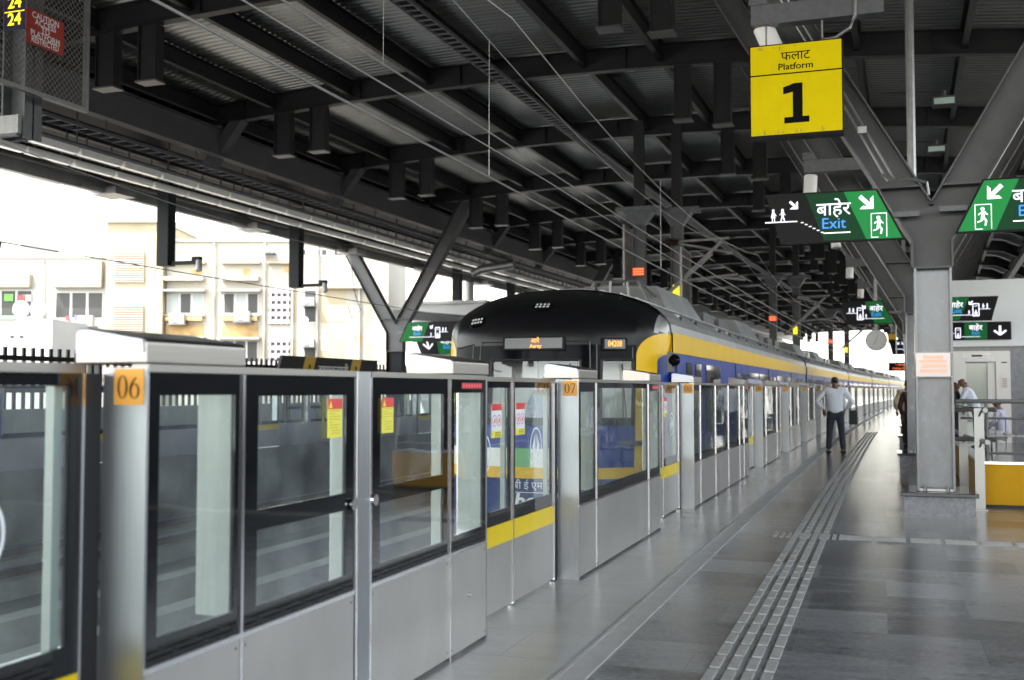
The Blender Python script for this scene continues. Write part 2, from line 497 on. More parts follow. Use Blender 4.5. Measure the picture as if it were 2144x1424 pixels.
def make_screen(L, layout, number, detail=True):
    """one fixed screen section of length L with the pair of sliding doors that closes the gap before it"""
    root = thing("platform_screen", "screen", "platform screen", (0, 0, 0), "half height screens along the near platform edge")
    T = .20
    # end posts and divider posts
    b = MB()
    b.box(-.17, -.001, 0, .012, 0, 1.52, steel)
    b.build("end_post", root)
    b = MB()
    b.box(-.17, 0, L - .012, L, 0, 1.52, steel); b.build("end_post", root)
    # kick panels, glass
    kp, fr, gl, jb, tr = MB(), MB(), MB(), MB(), MB()
    for (a, c, kind) in layout:
        if kind == 'post':
            q = MB(); q.box(-.13, .002, a, c, 0, 1.53, steel); q.box(.0021, .006, a + .002, a + .014, 0, 1.53, alu); q.build("divider_post", root, bevel=.003); continue
        kp.box(-.03, -.002, a + .004, c - .004, .02, .55, panel)
        tr.box(-.012, .003, a, c, .551, .567, alu)
        tr.box(-.06, .004, a, c, 1.505, 1.53, steel_cap)
        m = .075 if c - a < .7 else .10
        wins = [(a + m * .9, c - m * .6, .655, 1.43)] if kind != 'x' else [(a + m * 1.05, c - m * .8, .645, .925), (a + m * 1.05, c - m * .8, 1.0, 1.425)]
        if kind == 'clear': wins = [(a + .05, c - .05, .66, 1.46)]
        ring(fr, -.014, -.004, a + .004, c - .004, .568, 1.504, wins, frit)
        for wn in wins:
            gl.box(-.013, -.007, wn[0], wn[1], wn[2], wn[3], clear)
            jb.box(-.16 if kind == 'g' else (-.075 if kind == 'x' else -.05), -.02, wn[1] - .004, wn[1] + .012, wn[2] - .02, wn[3] + .01, jamb)
        if a > .01: tr.box(-.04, .004, a - .008, a + .008, 0.0, 1.504, alu)
    kp.build("kick_panel", root); fr.build("dark_border", root); gl.build("glass_pane", root); jb.build("inner_jamb", root); tr.build("trim", root)
    # back sheet low down and a base channel, so that the section has its depth
    b = MB(); b.box(-.175, -.172, .012, L - .012, 0, .56, panel); b.build("rear_panel", root)
    # wedge caps at both ends
    for e in (0, 1):
        y0, y1 = (-.01, .55) if e == 0 else (L - .54, L + .012)
        prof = [(.006, 1.531), (.006, 1.600), (-.010, 1.614), (-.22, 1.648), (-.262, 1.648), (-.275, 1.636), (-.275, 1.531)]
        cpp = MB(); cpp.prism_y(prof, y0, y1, steel_cap); cpo = cpp.build("end_cap", root, bevel=.006)
        if e == 0:
            ln = MB(); ln.prism_y([(-.004, 1.568), (-.010, 1.608), (-.22, 1.643), (-.255, 1.643), (-.266, 1.629), (-.268, 1.565)], y0 - .006, y0 - .0005, lens); ln.build("lamp_lens", cpo)
    if detail:
        q = MB(); q.flat([(L - .40, 1.452), (L - .08, 1.452), (L - .08, 1.486), (L - .40, 1.486)], (-.0035, 0, 0), SIDE, mat("strip_red", (.30, .012, .02), .4), .002)
        for k in range(7): q.flat([(L - .385 + k * .042, 1.460), (L - .358 + k * .042, 1.460), (L - .358 + k * .042, 1.478), (L - .385 + k * .042, 1.478)], (-.0035, 0, 0), SIDE, mat("strip_red_lit", (.8, .05, .08), .4, emit=.05), .001, .0022)
        q.build("status_strip", root)
        q = MB()
        for (a, c, kind) in layout:
            if kind != 'post':
                for yy in (a + .03, c - .03):
                    for zz in (.05, .52): q.disc((-.0015, yy, zz), 0, .006, SIDE, galv, 8, .002)
        q.build("screw", root)
    # orange number plate on the end post
    if number is not None:
        s = MB(); s.flat([(-.125, 1.40), (-.012, 1.40), (-.012, 1.515), (-.125, 1.515)], (0, 0, 0), FRONT, orange, .002, .0005)
        if number:
            for c_, x_ in zip(number, (-.092, -.046)): numeral(s, c_, x_, 1.457, .074, brown_ink)
        s.build("number_plate", root)
    # sliding doors in the gap before the section
    gap = 2.0
    for d in (0, 1):
        y0, y1 = (-gap + .02, -1.045) if d == 0 else (-1.04, -.09)
        dp = MB(); dx = -.17
        dp.box(dx - .03, dx - .002, y0 + .004, y1 - .004, .02, .44, panel)
        dr = dp.build("sliding_door", root)
        q = MB(); q.box(dx - .034, dx + .003, y0, y1, .441, .57, yellow); q.build("yellow_band", dr)
        q = MB(); ring(q, dx - .026, dx - .006, y0 + .008, y1 - .008, .571, 1.5, [(y0 + .05, y1 - .05, .66, 1.46)], frit); q.build("dark_border", dr)
        q = MB(); q.box(dx - .018, dx - .012, y0 + .05, y1 - .05, .66, 1.46, clear); q.build("glass_pane", dr)
        q = MB(); q.box(dx - .034, dx + .004, y0 - .004, y0 + .008, 0.01, 1.5, alu); q.box(dx - .034, dx + .004, y1 - .008, y1 + .004, 0.01, 1.5, alu); q.box(dx - .034, dx + .006, y0, y1, 1.5, 1.53, steel_cap); q.build("stile", dr)
        q = MB(); q.box(dx - .06, dx - .028, y1 - .095, y1 - .06, .60, 1.47, jamb); q.build("inner_jamb", dr)
        if detail:
            q = MB(); c = Vector((dx - .004, y0 + .51 if d else y0 + .37, 1.04))
            q.disc(c, .122, .135, SIDE, white_ink, 40, .001)
            for s in (-1, 1): q.flat([(s * .016, -.085), (s * .085, 0), (s * .016, .085)], c, SIDE, white_ink, .001)
            q.build("arrow_symbol", dr)
            sticker_door(dr, (y0 + .53) if d == 0 else (y0 + .07), 1.135, .19, .22, dx - .012)
    # rubber edge post in the gap's side
    q = MB(); q.box(-.20, -.172, -.085, -.005, 0, 1.5, rubber); q.build("door_seal", root)
    if detail:
        for (a, c, kind) in layout:
            if kind == 'x':
                left = a < L / 2
                sticker_caution(root, c - .265 if left else a + .10, 1.245, .125, .165)
                q = MB(); q.disc((.002, (c - .03) if left else (a + .03), .945), .0, .026, SIDE, alu, 18, .012); q.build("lock", root)
        q = MB(); q.disc((-.001, L - .28, .30), 0, .014, SIDE, alu, 14, .006); q.build("key_switch", root)
    reg(root)
    return root

LX = [(0.002, .545, 'g'), (.545, 1.43, 'x'), (1.435, 1.575, 'post'), (1.58, 2.53, 'x'), (2.53, 3.09, 'g')]
LG = [(0.002, .545, 'g'), (.545, 2.58, 'clear'), (2.58, 3.16, 'g')]
LL = [(0.002, .50, 'g'), (.50, 1.75, 'clear'), (1.75, 3.0, 'clear'), (3.0, 4.25, 'clear'), (4.25, 4.8, 'clear'), (4.8, 5.35, 'g')]
starts = [2.85, 7.96, 13.15]
while starts[-1] < 148:
    k = len(starts)
    starts.append(starts[-1] + (7.4 if (k - 2) % 4 == 1 else 5.13))
kinds = {'x': (3.1, LX), 'g': (3.16, LG), 'l': (5.4, LL)}
seq = []
for i in range(len(starts)):
    nxt = starts[i + 1] - starts[i] if i + 1 < len(starts) else 5.13
    seq.append('l' if nxt > 7 else ('x' if i % 2 == 0 else 'g'))
protos = {}
named = {0: "06", 1: "07", 2: "08", 3: "09"}
ords = "first second third fourth fifth sixth seventh eighth ninth tenth eleventh twelfth".split()
desc = ["nearest screen section with orange 06 plate and two yellow caution stickers",
        "steel and glass screen section with orange 07 plate, in front of the black train cab",
        "long steel and glass screen section with orange 08 plate, beside the train's blue cab door",
        "steel and glass screen section with orange 09 plate, beside the white-shirted man"]
for i, y in enumerate(starts):
    L, lay = kinds[seq[i]]
    if i < 4:
        r = make_screen(L, lay, named[i]); r.location = W(FX, y, 0); r.rotation_euler = (0, 0, head(y)); r["label"] = desc[i]
    else:
        if seq[i] not in protos:
            r = make_screen(L, lay, "", detail=False); protos[seq[i]] = r
            r.location = W(FX, y, 0); r.rotation_euler = (0, 0, head(y))
        else: r = dup(protos[seq[i]], W(FX, y, 0), head(y))
        j = i - 4
        r["label"] = ("screen section with a blank orange plate, the %s one beyond the 09 plate" % ords[j]) if j < 12 else "distant screen section near the far end of the near platform"
# the same screens along the opposite platform, facing the other way
y = -4.0; k = 0
while y < 95:
    nx = 7.4 if k % 4 == 3 else 5.13
    key = 'l' if nx > 7 else ('x' if k % 2 else 'g')
    if key not in protos: protos[key] = make_screen(kinds[key][0], kinds[key][1], "", detail=False); protos[key].location = (0, -200, 0)
    L = kinds[key][0]
    r = dup(protos[key], W(-14.83, y + L, 0), math.pi + head(y), "screen section on the opposite platform edge, seen across the tracks", "screens along the opposite platform edge")
    y += nx; k += 1
for key, r in protos.items():
    if r.location.y < -100:
        for c, gs in CH[r.name]:
            for g_ in gs: bpy.data.objects.remove(g_)
            bpy.data.objects.remove(c)
        bpy.data.objects.remove(r)

# ---------------------------------------------------------------- roof
def zr(x):                          # underside of the rafters
    if x < -20.5: return zr(-20.5) - (-20.5 - x) * .47
    if x > 5.5: return zr(5.5) - (x - 5.5) * .47
    return 10.45 - .0042 * (x + 9) ** 2
RX = [-24.4, -22.5, -20.5, -18.5, -16, -13, -10, -7, -4, -1, 2, 4, 5.5, 7.5, 9.2]
roof = thing("station_roof", "dark steel station roof with arched rafters, purlins and ribbed decking over both tracks", "roof", (-8, 40, 10))
deck_m = mat("ribbed_deck", (.21, .214, .205), .30, .75, noise=.12, nscale=1.2)
d = MB(); vs = []; ny = 0
y = -19.0
while y < 174:
    for dy, dz in ((0, 0), (.10, 0), (.135, .06), (.215, .06)):
        vs += [W(x, y + dy, zr(x) + .70 + dz) for x in RX]; ny += 1
    y += .25
n = len(RX)
d.add(vs, [(i * n + j, i * n + j + 1, (i + 1) * n + j + 1, (i + 1) * n + j) for i in range(ny - 1) for j in range(n - 1)], deck_m)
d.build("ribbed_decking", roof)
RY = [13.3 + 8 * k for k in range(-4, 21)]
def rafter(y):
    mb = MB()
    ox = off(y)
    for (dy, z0, z1) in ((.012, .03, .62), (.13, 0, .03), (.13, .62, .65)):
        up = [(x + ox, zr(x) + z1) for x in RX]; dn = [(x + ox, zr(x) + z0) for x in RX]
        n = len(RX)
        vs = [(a, y - dy, b) for a, b in dn] + [(a, y - dy, b) for a, b in up] + [(a, y + dy, b) for a, b in dn] + [(a, y + dy, b) for a, b in up]
        fs = []
        for i in range(n - 1):
            fs += [(i, i + 1, n + i + 1, n + i), (2 * n + i, 3 * n + i, 3 * n + i + 1, 2 * n + i + 1), (i, 2 * n + i, 2 * n + i + 1, i + 1), (n + i, n + i + 1, 3 * n + i + 1, 3 * n + i)]
        fs += [(0, n, 3 * n, 2 * n), (n - 1, 3 * n - 1, 4 * n - 1, 2 * n - 1)]
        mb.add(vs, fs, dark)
    for x in (-19.3, -15.2, -11.9, -9.2, -6.9, -2.0, 1.2, 3.3):      # web stiffeners
        mb.box(x + ox - .012, x + ox + .012, y - .125, y - .0125, zr(x) + .03, zr(x) + .62, dark)
    o = mb.build("rafter", roof)
    for x0, x1, zb in ((-18.15, -17.6, 8.75), (-16.9, -16.38, 8.80), (-5.52, -5.08, 8.84), (-4.44, -3.98, 8.62)):
        q = MB()
        zt = zr((x0 + x1) / 2) - .003
        a, b = x0 + ox, x1 + ox
        q.box(a, a + .03, y - .16, y + .16, zb + .04, zt, dark); q.box(b - .03, b, y - .16, y + .16, zb + .04, zt, dark)
        q.box(a + .031, b - .031, y - .10, y - .06, zb + .04, zt, dark)
        q.box(a - .04, b + .04, y - .20, y + .20, zb, zb + .039, mid)
        q.build("hanger_stub", o)
for y in RY: rafter(y)
YR = [-19] + [6 + 8 * k for k in range(-3, 22)]
YR = sorted(YR)
for x in (-20.3, -18.2, -15.5, -12.9, -10.9, -8.1, -5.9, -3.3, -.7, 1.9, 4.6):
    q = MB(); z = zr(x)
    for a, b in zip(RY[:-1], RY[1:]):
        yy = [a + .02, (a + b) / 2, b - .02]
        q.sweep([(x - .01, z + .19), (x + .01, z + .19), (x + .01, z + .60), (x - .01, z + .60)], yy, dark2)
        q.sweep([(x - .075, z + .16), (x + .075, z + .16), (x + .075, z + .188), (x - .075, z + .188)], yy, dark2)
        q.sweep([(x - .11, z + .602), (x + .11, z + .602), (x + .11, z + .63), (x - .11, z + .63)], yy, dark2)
    q.build("purlin", roof)
# deep edge girders and eave members
eave_m = mat("eave_paint", (.20, .205, .20), .5, 0, noise=.2, nscale=1)
def lbeam(name, x, z0, z1, fl, m, par=roof, t=.02):
    q = MB()
    q.sweep([(x - t, z0 + .03), (x + t, z0 + .03), (x + t, z1 - .03), (x - t, z1 - .03)], YR, m)
    q.sweep([(x - fl, z0), (x + fl, z0), (x + fl, z0 + .029), (x - fl, z0 + .029)], YR, m)
    q.sweep([(x - fl, z1 - .029), (x + fl, z1 - .029), (x + fl, z1), (x - fl, z1)], YR, m)
    return q.build(name, par)
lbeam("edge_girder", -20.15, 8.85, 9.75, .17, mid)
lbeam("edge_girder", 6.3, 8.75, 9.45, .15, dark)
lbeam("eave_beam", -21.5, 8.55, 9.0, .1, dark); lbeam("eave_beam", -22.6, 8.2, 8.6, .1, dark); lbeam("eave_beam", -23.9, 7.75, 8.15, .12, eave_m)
lbeam("eave_beam", 7.6, 8.0, 8.4, .1, mid); lbeam("eave_beam", 9.0, 7.4, 7.8, .12, mid)
q = MB(); q.sweep([(-24.35, zr(-24.35) - .01), (-20.7, zr(-20.7) - .01), (-20.7, zr(-20.7) + .02), (-24.35, zr(-24.35) + .02)], YR, dark2); q.build("eave_dark_sheet", roof)  # dark sheet added so the eave's underside reads dark
q = MB(); q.sweep([(-24.5, 7.95), (-24.38, 7.95), (-24.38, 8.95), (-24.5, 8.95)], YR, eave_m); q.build("fascia", roof)
q = MB(); q.sweep([(9.22, 7.6), (9.34, 7.6), (9.34, 8.6), (9.22, 8.6)], YR, mid); q.build("fascia", roof)
for y in RY[2:18]:
    q = MB(); ox = off(y)
    q.box(-24.3 + ox, -23.3 + ox, y - 1.2, y - .2, 7.72, 7.95, galv); q.box(-23.9 + ox, -23.75 + ox, y - 2.2, y - 1.2, 7.78, 7.9, galv)
    q.build("gutter_box", roof)
# cable trays, pipes and long rows of light fittings below the far eave
for lab, x, z, w in (("wide dark cable tray slung under the far side's edge girder", -20.2, 8.35, .5), ("narrow cable tray hung outside the far side's edge girder", -21.2, 7.95, .3)):
    q = MB()
    q.sweep([(x - w / 2, z), (x - w / 2 + .02, z), (x - w / 2 + .02, z + .1), (x - w / 2, z + .1)], YR, bracket_m)
    q.sweep([(x + w / 2 - .02, z), (x + w / 2, z), (x + w / 2, z + .1), (x + w / 2 - .02, z + .1)], YR, bracket_m)
    yy = -10
    while yy < 110:
        q.box(x - w / 2 + off(yy), x + w / 2 + off(yy), yy, yy + .05, z + .001, z + .025, bracket_m)
        if int(yy * 2) % 8 == 0: q.box(x + off(yy) - .02, x + off(yy) + .02, yy, yy + .03, z + .03, 9.4, bracket_m)
        yy += .5
    tag(q.build("cable_tray"), lab, "cable tray")
q = MB(); x, z = -10.35, 10.25
q.sweep([(x - .2, z), (x - .18, z), (x - .18, z + .1), (x - .2, z + .1)], YR, bracket_m); q.sweep([(x + .18, z), (x + .2, z), (x + .2, z + .1), (x + .18, z + .1)], YR, bracket_m)
yy = -10
while yy < 100: q.box(x - .18 + off(yy), x + .18 + off(yy), yy, yy + .05, z + .01, z + .04, bracket_m); yy += .35
tag(q.build("cable_tray"), "ladder cable tray running high under the middle of the roof", "cable tray")
q = MB()
for x, z in ((-21.8, 8.15), (-20.75, 8.12)): q.tube([W(x, yy, z) for yy in range(-20, 160, 8)], .05, bracket_m, 8)
tag(q.build("conduit_pipe"), "pair of long dark pipes running under the far side's eave", "pipe")
tube_m = mat("light_fitting", (.82, .83, .78), .35)
tl = thing("light_fitting", "unlit white linear light fitting in the two long rows under the far side's eave", "light fitting", (0, 0, 0), "unlit linear light fittings under the far eave")
q = MB(); q.box(-.11, .11, 0, 1.66, 0, .14, tube_m); q.box(-.09, .09, .02, 1.64, -.05, -.001, mat("light_diffuser", (.80, .82, .80), .25)); q.build("housing", tl, bevel=.008)
for y_ in (.3, 1.3):
    q = MB(); q.box(-.02, .02, y_, y_ + .03, .141, .5, bracket_m); q.build("hanger", tl)
reg(tl)
first = True
for x, z, sh in ((-20.9, 7.92, 0), (-21.9, 7.86, .9)):
    for k in range(44):
        y = 15 + sh + k * 1.75
        if first: tl.location = W(x, y, z); tl.rotation_euler = (0, 0, head(y)); first = False
        else: dup(tl, W(x, y, z), head(y))

# ---------------------------------------------------------------- Y columns
def y_column(name, label, x, y, shaft_w, z_split, z_top, plinth, group, m_shaft, m_arm, zbase=0.27, slope=.575, shaft_z=2.86):
    root = thing(name, label, "column", W(x, y, 0), group)
    ox = x + off(y)
    h = shaft_w / 2
    if plinth:
        q = MB(); q.box(ox - .36, ox + .40, y - .02, y + .9, 0, .215, granite_b); pq = q.build("plinth", root)
        q = MB(); q.box(ox - .40, ox + .44, y - .06, y + .94, .216, .265, granite_d); q.build("plinth_top", pq, bevel=.008)
    yc = y + .32; dd = .22
    q = MB()
    q.box(ox - h, ox - h + .025, yc - dd, yc + dd, zbase, shaft_z, m_shaft); q.box(ox + h - .025, ox + h, yc - dd, yc + dd, zbase, shaft_z, m_shaft)
    q.box(ox - h + .0251, ox + h - .0251, yc - .06, yc - .03, zbase, shaft_z, m_shaft)
    q.box(ox - h + .026, ox + h - .026, yc - dd + .01, yc - .061, zbase, zbase + .03, galv)
    for bx in (-.6, .6):
        for by in (-.30, .30): q.tube([(ox + bx * h, yc + by * .9 - (.0 if by > 0 else .0), zbase), (ox + bx * h, yc + by * .9, zbase + .05)], .018, galv, 6)
    q.build("shaft", root)
    # splice plate and the fork web
    zk = z_split - .42                                  # outer kink
    q = MB()
    q.box(ox - h - .012, ox + h + .012, yc - dd - .005, yc + dd + .005, shaft_z + .001, shaft_z + .028, m_arm)
    xo = lambda s, z: ox + s * (h + max(0, z - zk) * slope)          # outer edges
    xi = lambda s, z: ox + s * max(0, (z - z_split) * slope)         # inner edges
    zj = z_split + .22
    poly = [(ox - h, shaft_z + .03), (ox + h, shaft_z + .03), (xo(1, zk), zk), (xo(1, zj), zj), (xi(1, zj), zj), (ox, z_split), (xi(-1, zj), zj), (xo(-1, zj), zj), (xo(-1, zk), zk)]
    q.prism_y(poly, yc - .055, yc - .03, m_arm)
    for s in (-1, 1):
        for (fa, z0, z1) in ((xo, shaft_z + .03, zk), (xo, zk, zj), (xi, z_split, zj)):
            a, b = fa(s, z0), fa(s, z1)
            t = .024 * (1 if fa is xi else -1) * s * -1
            vs = []
            for yy in (yc - dd, yc + dd):
                vs += [(a, yy, z0), (b, yy, z1), (b + t, yy, z1), (a + t, yy, z0)]
            q.add(vs, [(0, 1, 2, 3), (4, 7, 6, 5), (0, 4, 5, 1), (1, 5, 6, 2), (2, 6, 7, 3), (3, 7, 4, 0)], m_arm)
    q.build("fork", root)
    for s in (-1, 1):
        q = MB()
        zt = 9.0
        for _ in range(12): zt = .5 * zt + .5 * (zr(x + s * (h + max(0, zt - zk) * slope) * .9) - .02)
        poly = [(xo(s, zj), zj + .003), (xi(s, zj), zj + .003), (xi(s, zt), zt), (xo(s, zt), zt)]
        q.prism_y(poly, yc - .055, yc - .03, m_arm)
        for fa in (xo, xi):
            a, b = fa(s, zj), fa(s, zt)
            t = .024 * (1 if fa is xi else -1) * s * -1
            vs = []
            for yy in (yc - dd, yc + dd): vs += [(a, yy, zj + .002), (b, yy, zt), (b + t, yy, zt), (a + t, yy, zj + .002)]
            q.add(vs, [(0, 1, 2, 3), (4, 7, 6, 5), (0, 4, 5, 1), (1, 5, 6, 2), (2, 6, 7, 3), (3, 7, 4, 0)], m_arm)
        # end stiffener at the joint
        a, b = xi(s, zj), xo(s, zj)
        q.add([(a, yc - dd, zj - .01), (b, yc - dd, zj - .01), (b, yc - .056, zj - .01), (a, yc - .056, zj - .01), (a, yc - dd, zj + .012), (b, yc - dd, zj + .012), (b, yc - .056, zj + .012), (a, yc - .056, zj + .012)],
              [(0, 1, 2, 3), (4, 7, 6, 5), (0, 4, 5, 1), (1, 5, 6, 2), (2, 6, 7, 3), (3, 7, 4, 0)], m_arm)
        q.build("arm", root)
    return root
col_lab = ["nearest grey Y-shaped steel column on a granite plinth, orange notice on its shaft"] + \
          ["grey Y-shaped steel column on the near platform, the %s one beyond the nearest column" % o for o in ords]
c1 = None
for k in range(13):
    y = 13.3 + 8 * k
    r = y_column("forked_column", col_lab[k], .545, y, .41, 3.62, 0, True, "forked columns down the near platform", shaft, mid)
    if k == 0: c1 = r
# orange notice under acrylic on the nearest shaft
q = MB(); yc = 13.3 + .09
q.box(.36, .735, yc - .012, yc - .004, 1.60, 1.87, mat("acrylic_sheet", (.66, .58, .58), .08, 0, spec=.7))
for zz, x0, x1, hh in ((1.80, .44, .66, .04), (1.755, .40, .70, .035), (1.695, .42, .69, .045), (1.64, .40, .70, .04)):
    q.box(x0, x1, yc - .0135, yc - .0122, zz, zz + hh, mat("orange_print", (.85, .48, .36), .4, emit=0.02))  # printed ink, no lamp; slight emission stands in for the flash
for zz in (1.59, 1.872): q.box(.33, .76, yc - .018, yc + .0, zz, zz + .008, galv)
q.build("notice", c1)

far_lab = ["dark Y-shaped column on the opposite platform, between the houses and the train's nose", "dark Y-shaped column on the opposite platform, further away behind the train"]
for k, y in enumerate((45.3, 69.3)):
    y_column("forked_column", far_lab[k], -22.0, y, .80, 4.5, 0, False, "forked columns on the opposite platform", postm, mid, zbase=0, slope=.585, shaft_z=3.2)

# posts hung from the far eave with a camera arm
def hung_post(y, label, brace=True):
    root = thing("hanging_post", label, "post", W(-22.25, y, 5.45), "posts hanging from the far eave")
    x = -22.25 + off(y)
    q = MB(); q.box(x - .23, x + .23, y - .2, y + .2, 5.45, 8.6, postm); q.build("post", root, bevel=.02)
    q = MB()
    if brace:
        q.add([(-20.7 + off(y) + a, y + b, 8.5) for a in (-.22, .22) for b in (-.2, .2)] + [(-19.55 + off(y) + a, y + b, zr(-19.5)) for a in (-.22, .22) for b in (-.2, .2)], [(0, 1, 3, 2), (4, 6, 7, 5), (0, 4, 5, 1), (1, 5, 7, 3), (3, 7, 6, 2), (2, 6, 4, 0)], mid)
        q.build("brace", root)
    q = MB(); q.box(x + .231, x + 1.25, y - .07, y + .07, 5.48, 5.60, postm); q.box(x + 1.05, x + 1.35, y - .09, y + .09, 5.601, 5.72, postm); ar = q.build("arm", root)
    q = MB(); q.tube([(x + 1.28, y, 5.58), (x + 1.36, y - .12, 5.25)], .10, mat("camera_shell", (.35, .36, .36), .4), 12); q.build("surveillance_camera", ar)
hung_post(29.3, "dark post with camera arm hung from the far eave, leftmost before the pale houses")
hung_post(37.3, "dark post with camera arm hung from the far eave, left of the forked column")
hung_post(53.3, "dark post hung from the far eave, just above the train's black dome")
hung_post(61.3, "dark post hung from the far eave, furthest of them, over the train roof")

# ---------------------------------------------------------------- masts with overhead line gear
mesh_m = mat("chain_link", (.20, .19, .18), .5, .6)
mast_m = mat("mast_paint", (.10, .11, .12), .45, 0, noise=.25, nscale=4)
glow_o = mat("flash_led_orange", (1.0, .16, .05), .5, emit=0.22)  # emission stands in for flash on reflective mast boards; display rows are LED
glow_y = mat("flash_glow_yellow", (1.0, .75, .02), .5, emit=0.2)  # reflective number plates; the glow stands in for flash light
insul = mat("insulator", (.06, .035, .03), .2)
def drop_mast(x, y, zb, label, sx=-1, cant=True, head=True):
    root = thing("drop_mast", label, "mast", (x, y, zb), "overhead line masts hung from the roof")
    zt = 6.89 if head else 10.1
    q = MB()
    w = .2
    q.box(x - w, x + w, y - .012, y + .012, zb, zt, mast_m)
    q.box(x - w, x - w + .03, y - .16, y + .16, zb + .002, zt, mast_m); q.box(x + w - .03, x + w, y - .16, y + .16, zb + .002, zt, mast_m)
    q.build("mast_shaft", root)
    if head:
        zh = 7.35
        q = MB()
        q.add([(x - .21, y - .17, zh - .45), (x + .21, y - .17, zh - .45), (x + .21, y + .17, zh - .45), (x - .21, y + .17, zh - .45), (x - .5, y - .3, zh), (x + .5, y - .3, zh), (x + .5, y + .3, zh), (x - .5, y + .3, zh)],
              [(0, 1, 2, 3), (4, 7, 6, 5), (0, 4, 5, 1), (1, 5, 6, 2), (2, 6, 7, 3), (3, 7, 4, 0)], mast_m)
        q.box(x - .75, x + .75, y - .32, y + .32, zh + .001, zh + .14, mast_m)
        q.build("mast_head", root)
        q = MB(); q.box(x - .16, x + .16, y - .14, y + .14, zh + .141, 10.4, dark); q.build("hanger_box", root)
    return root
def mesh_screen(root, x, y0, y1, z0, z1, pitch=.09):
    q = MB()
    for a, b, c, d in ((y0, y0 + .06, z0, z1), (y1 - .06, y1, z0, z1), (y0 + .06, y1 - .06, z0, z0 + .06), (y0 + .06, y1 - .06, z1 - .06, z1)):
        q.box(x - .03, x + .03, a, b, c, d, galv)
    fo = q.build("mesh_frame", root)
    q = MB(); W_, H_ = y1 - y0, z1 - z0
    k = -H_
    while k < W_:
        for s in (0, 1):
            a0, a1 = max(0, k), min(W_, k + H_)
            if a1 - a0 > .02:
                za, zb = (a0 - k, a1 - k) if s == 0 else (H_ - (a0 - k), H_ - (a1 - k))
                q.tube([(x + .008 * s, y0 + a0, z0 + za), (x + .008 * s, y0 + a1, z0 + zb)], .006, mesh_m, 4)
        k += pitch
    q.build("wire_mesh", fo)
cant_m = mat("bracket_tube_steel", (.42, .42, .41), .45, .5)
def cantilever(root, x, y, z, x1):
    q = MB()
    q.tube([(x, y - .1, z), (x + .55, y - .1, z)], .05, insul, 10)
    for k in range(7): q.tube([(x + .12 + k * .06, y - .1, z), (x + .14 + k * .06, y - .1, z)], .12, insul, 12)
    q.build("insulator", root)
    q = MB()
    q.tube([(x + .5, y - .1, z), (x1, y - .1, z + .05)], .045, cant_m, 8)
    q.tube([(x - .1, y - .1, z - 1.95), (x1 - .25, y - .1, z - .05)], .055, cant_m, 8)
    q.tube([(x, y - .14, z - 1.9), (x1 - .55, y - .14, z - .45)], .045, cant_m, 8)
    q.tube([(x + .5, y - .1, z - .05), (x1 + .1, y - .1, z - .45)], .04, cant_m, 8)
    q.tube([(x + .75, y - .1, z - 1.3), (x1 + .25, y - .1, z - 1.15)], .035, cant_m, 8)
    q.tube([(x1 - .6, y - .1, z - 1.2), (x1 + .5, y - .1, z - 1.35)], .035, cant_m, 8)
    q.build("bracket_tube", root)
# nearest mast, with its mesh screen, notice and number plate
r = drop_mast(-11.13, 11.6, 4.85, "nearest drop mast with chain-link screen, red caution board and yellow number", head=False)
mesh_screen(r, -10.62, 10.2, 12.28, 5.36, 7.6)
q = MB(); q.box(-11.30, -10.96, 11.36, 11.43, 4.9, 5.15, galv); q.box(-11.3, -10.97, 11.34, 11.42, 4.86, 4.899, bracket_m); q.build("earthing_box", r)
q = MB(); o = (-10.57, 11.42, 6.24); sl_ = SIDE
q.flat([(-.36, -.23), (.32, -.23), (.32, .23), (-.36, .23)], o, sl_, mat("caution_red", C("9a3226"), .5), .006)
for k, t in enumerate(("CAUTION", "ACCESS", "TO", "PLATFORM", "RESTRICTED")):
    text(q, t, .115, Vector(o) + Z3 * (.165 - k * .082) - Y3 * .02, sl_, white_ink, .012, lift=.006, depth=.001, sx=.95 if k != 4 else .78)
q.build("caution_board", r)
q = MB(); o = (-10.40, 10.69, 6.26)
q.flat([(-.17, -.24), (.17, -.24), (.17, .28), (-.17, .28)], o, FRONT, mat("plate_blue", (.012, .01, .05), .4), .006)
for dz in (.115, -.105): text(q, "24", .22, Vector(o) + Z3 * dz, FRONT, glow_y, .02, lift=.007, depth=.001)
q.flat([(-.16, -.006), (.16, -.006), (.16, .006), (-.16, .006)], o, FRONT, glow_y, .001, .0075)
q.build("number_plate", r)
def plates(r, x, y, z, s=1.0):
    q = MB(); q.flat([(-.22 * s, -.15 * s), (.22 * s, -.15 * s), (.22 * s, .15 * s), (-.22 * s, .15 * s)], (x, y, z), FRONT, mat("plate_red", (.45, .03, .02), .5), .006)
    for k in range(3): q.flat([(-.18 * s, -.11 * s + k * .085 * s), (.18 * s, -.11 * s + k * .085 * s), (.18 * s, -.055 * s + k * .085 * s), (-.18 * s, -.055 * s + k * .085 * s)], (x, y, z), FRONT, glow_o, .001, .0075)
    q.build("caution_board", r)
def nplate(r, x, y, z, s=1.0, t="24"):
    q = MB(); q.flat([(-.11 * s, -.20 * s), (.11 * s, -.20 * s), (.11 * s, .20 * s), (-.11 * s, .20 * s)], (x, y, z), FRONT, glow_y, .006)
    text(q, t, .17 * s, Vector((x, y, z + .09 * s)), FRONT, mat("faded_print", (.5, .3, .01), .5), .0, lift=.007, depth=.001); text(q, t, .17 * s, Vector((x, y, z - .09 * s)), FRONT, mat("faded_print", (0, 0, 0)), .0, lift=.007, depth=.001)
    q.build("number_plate", r)
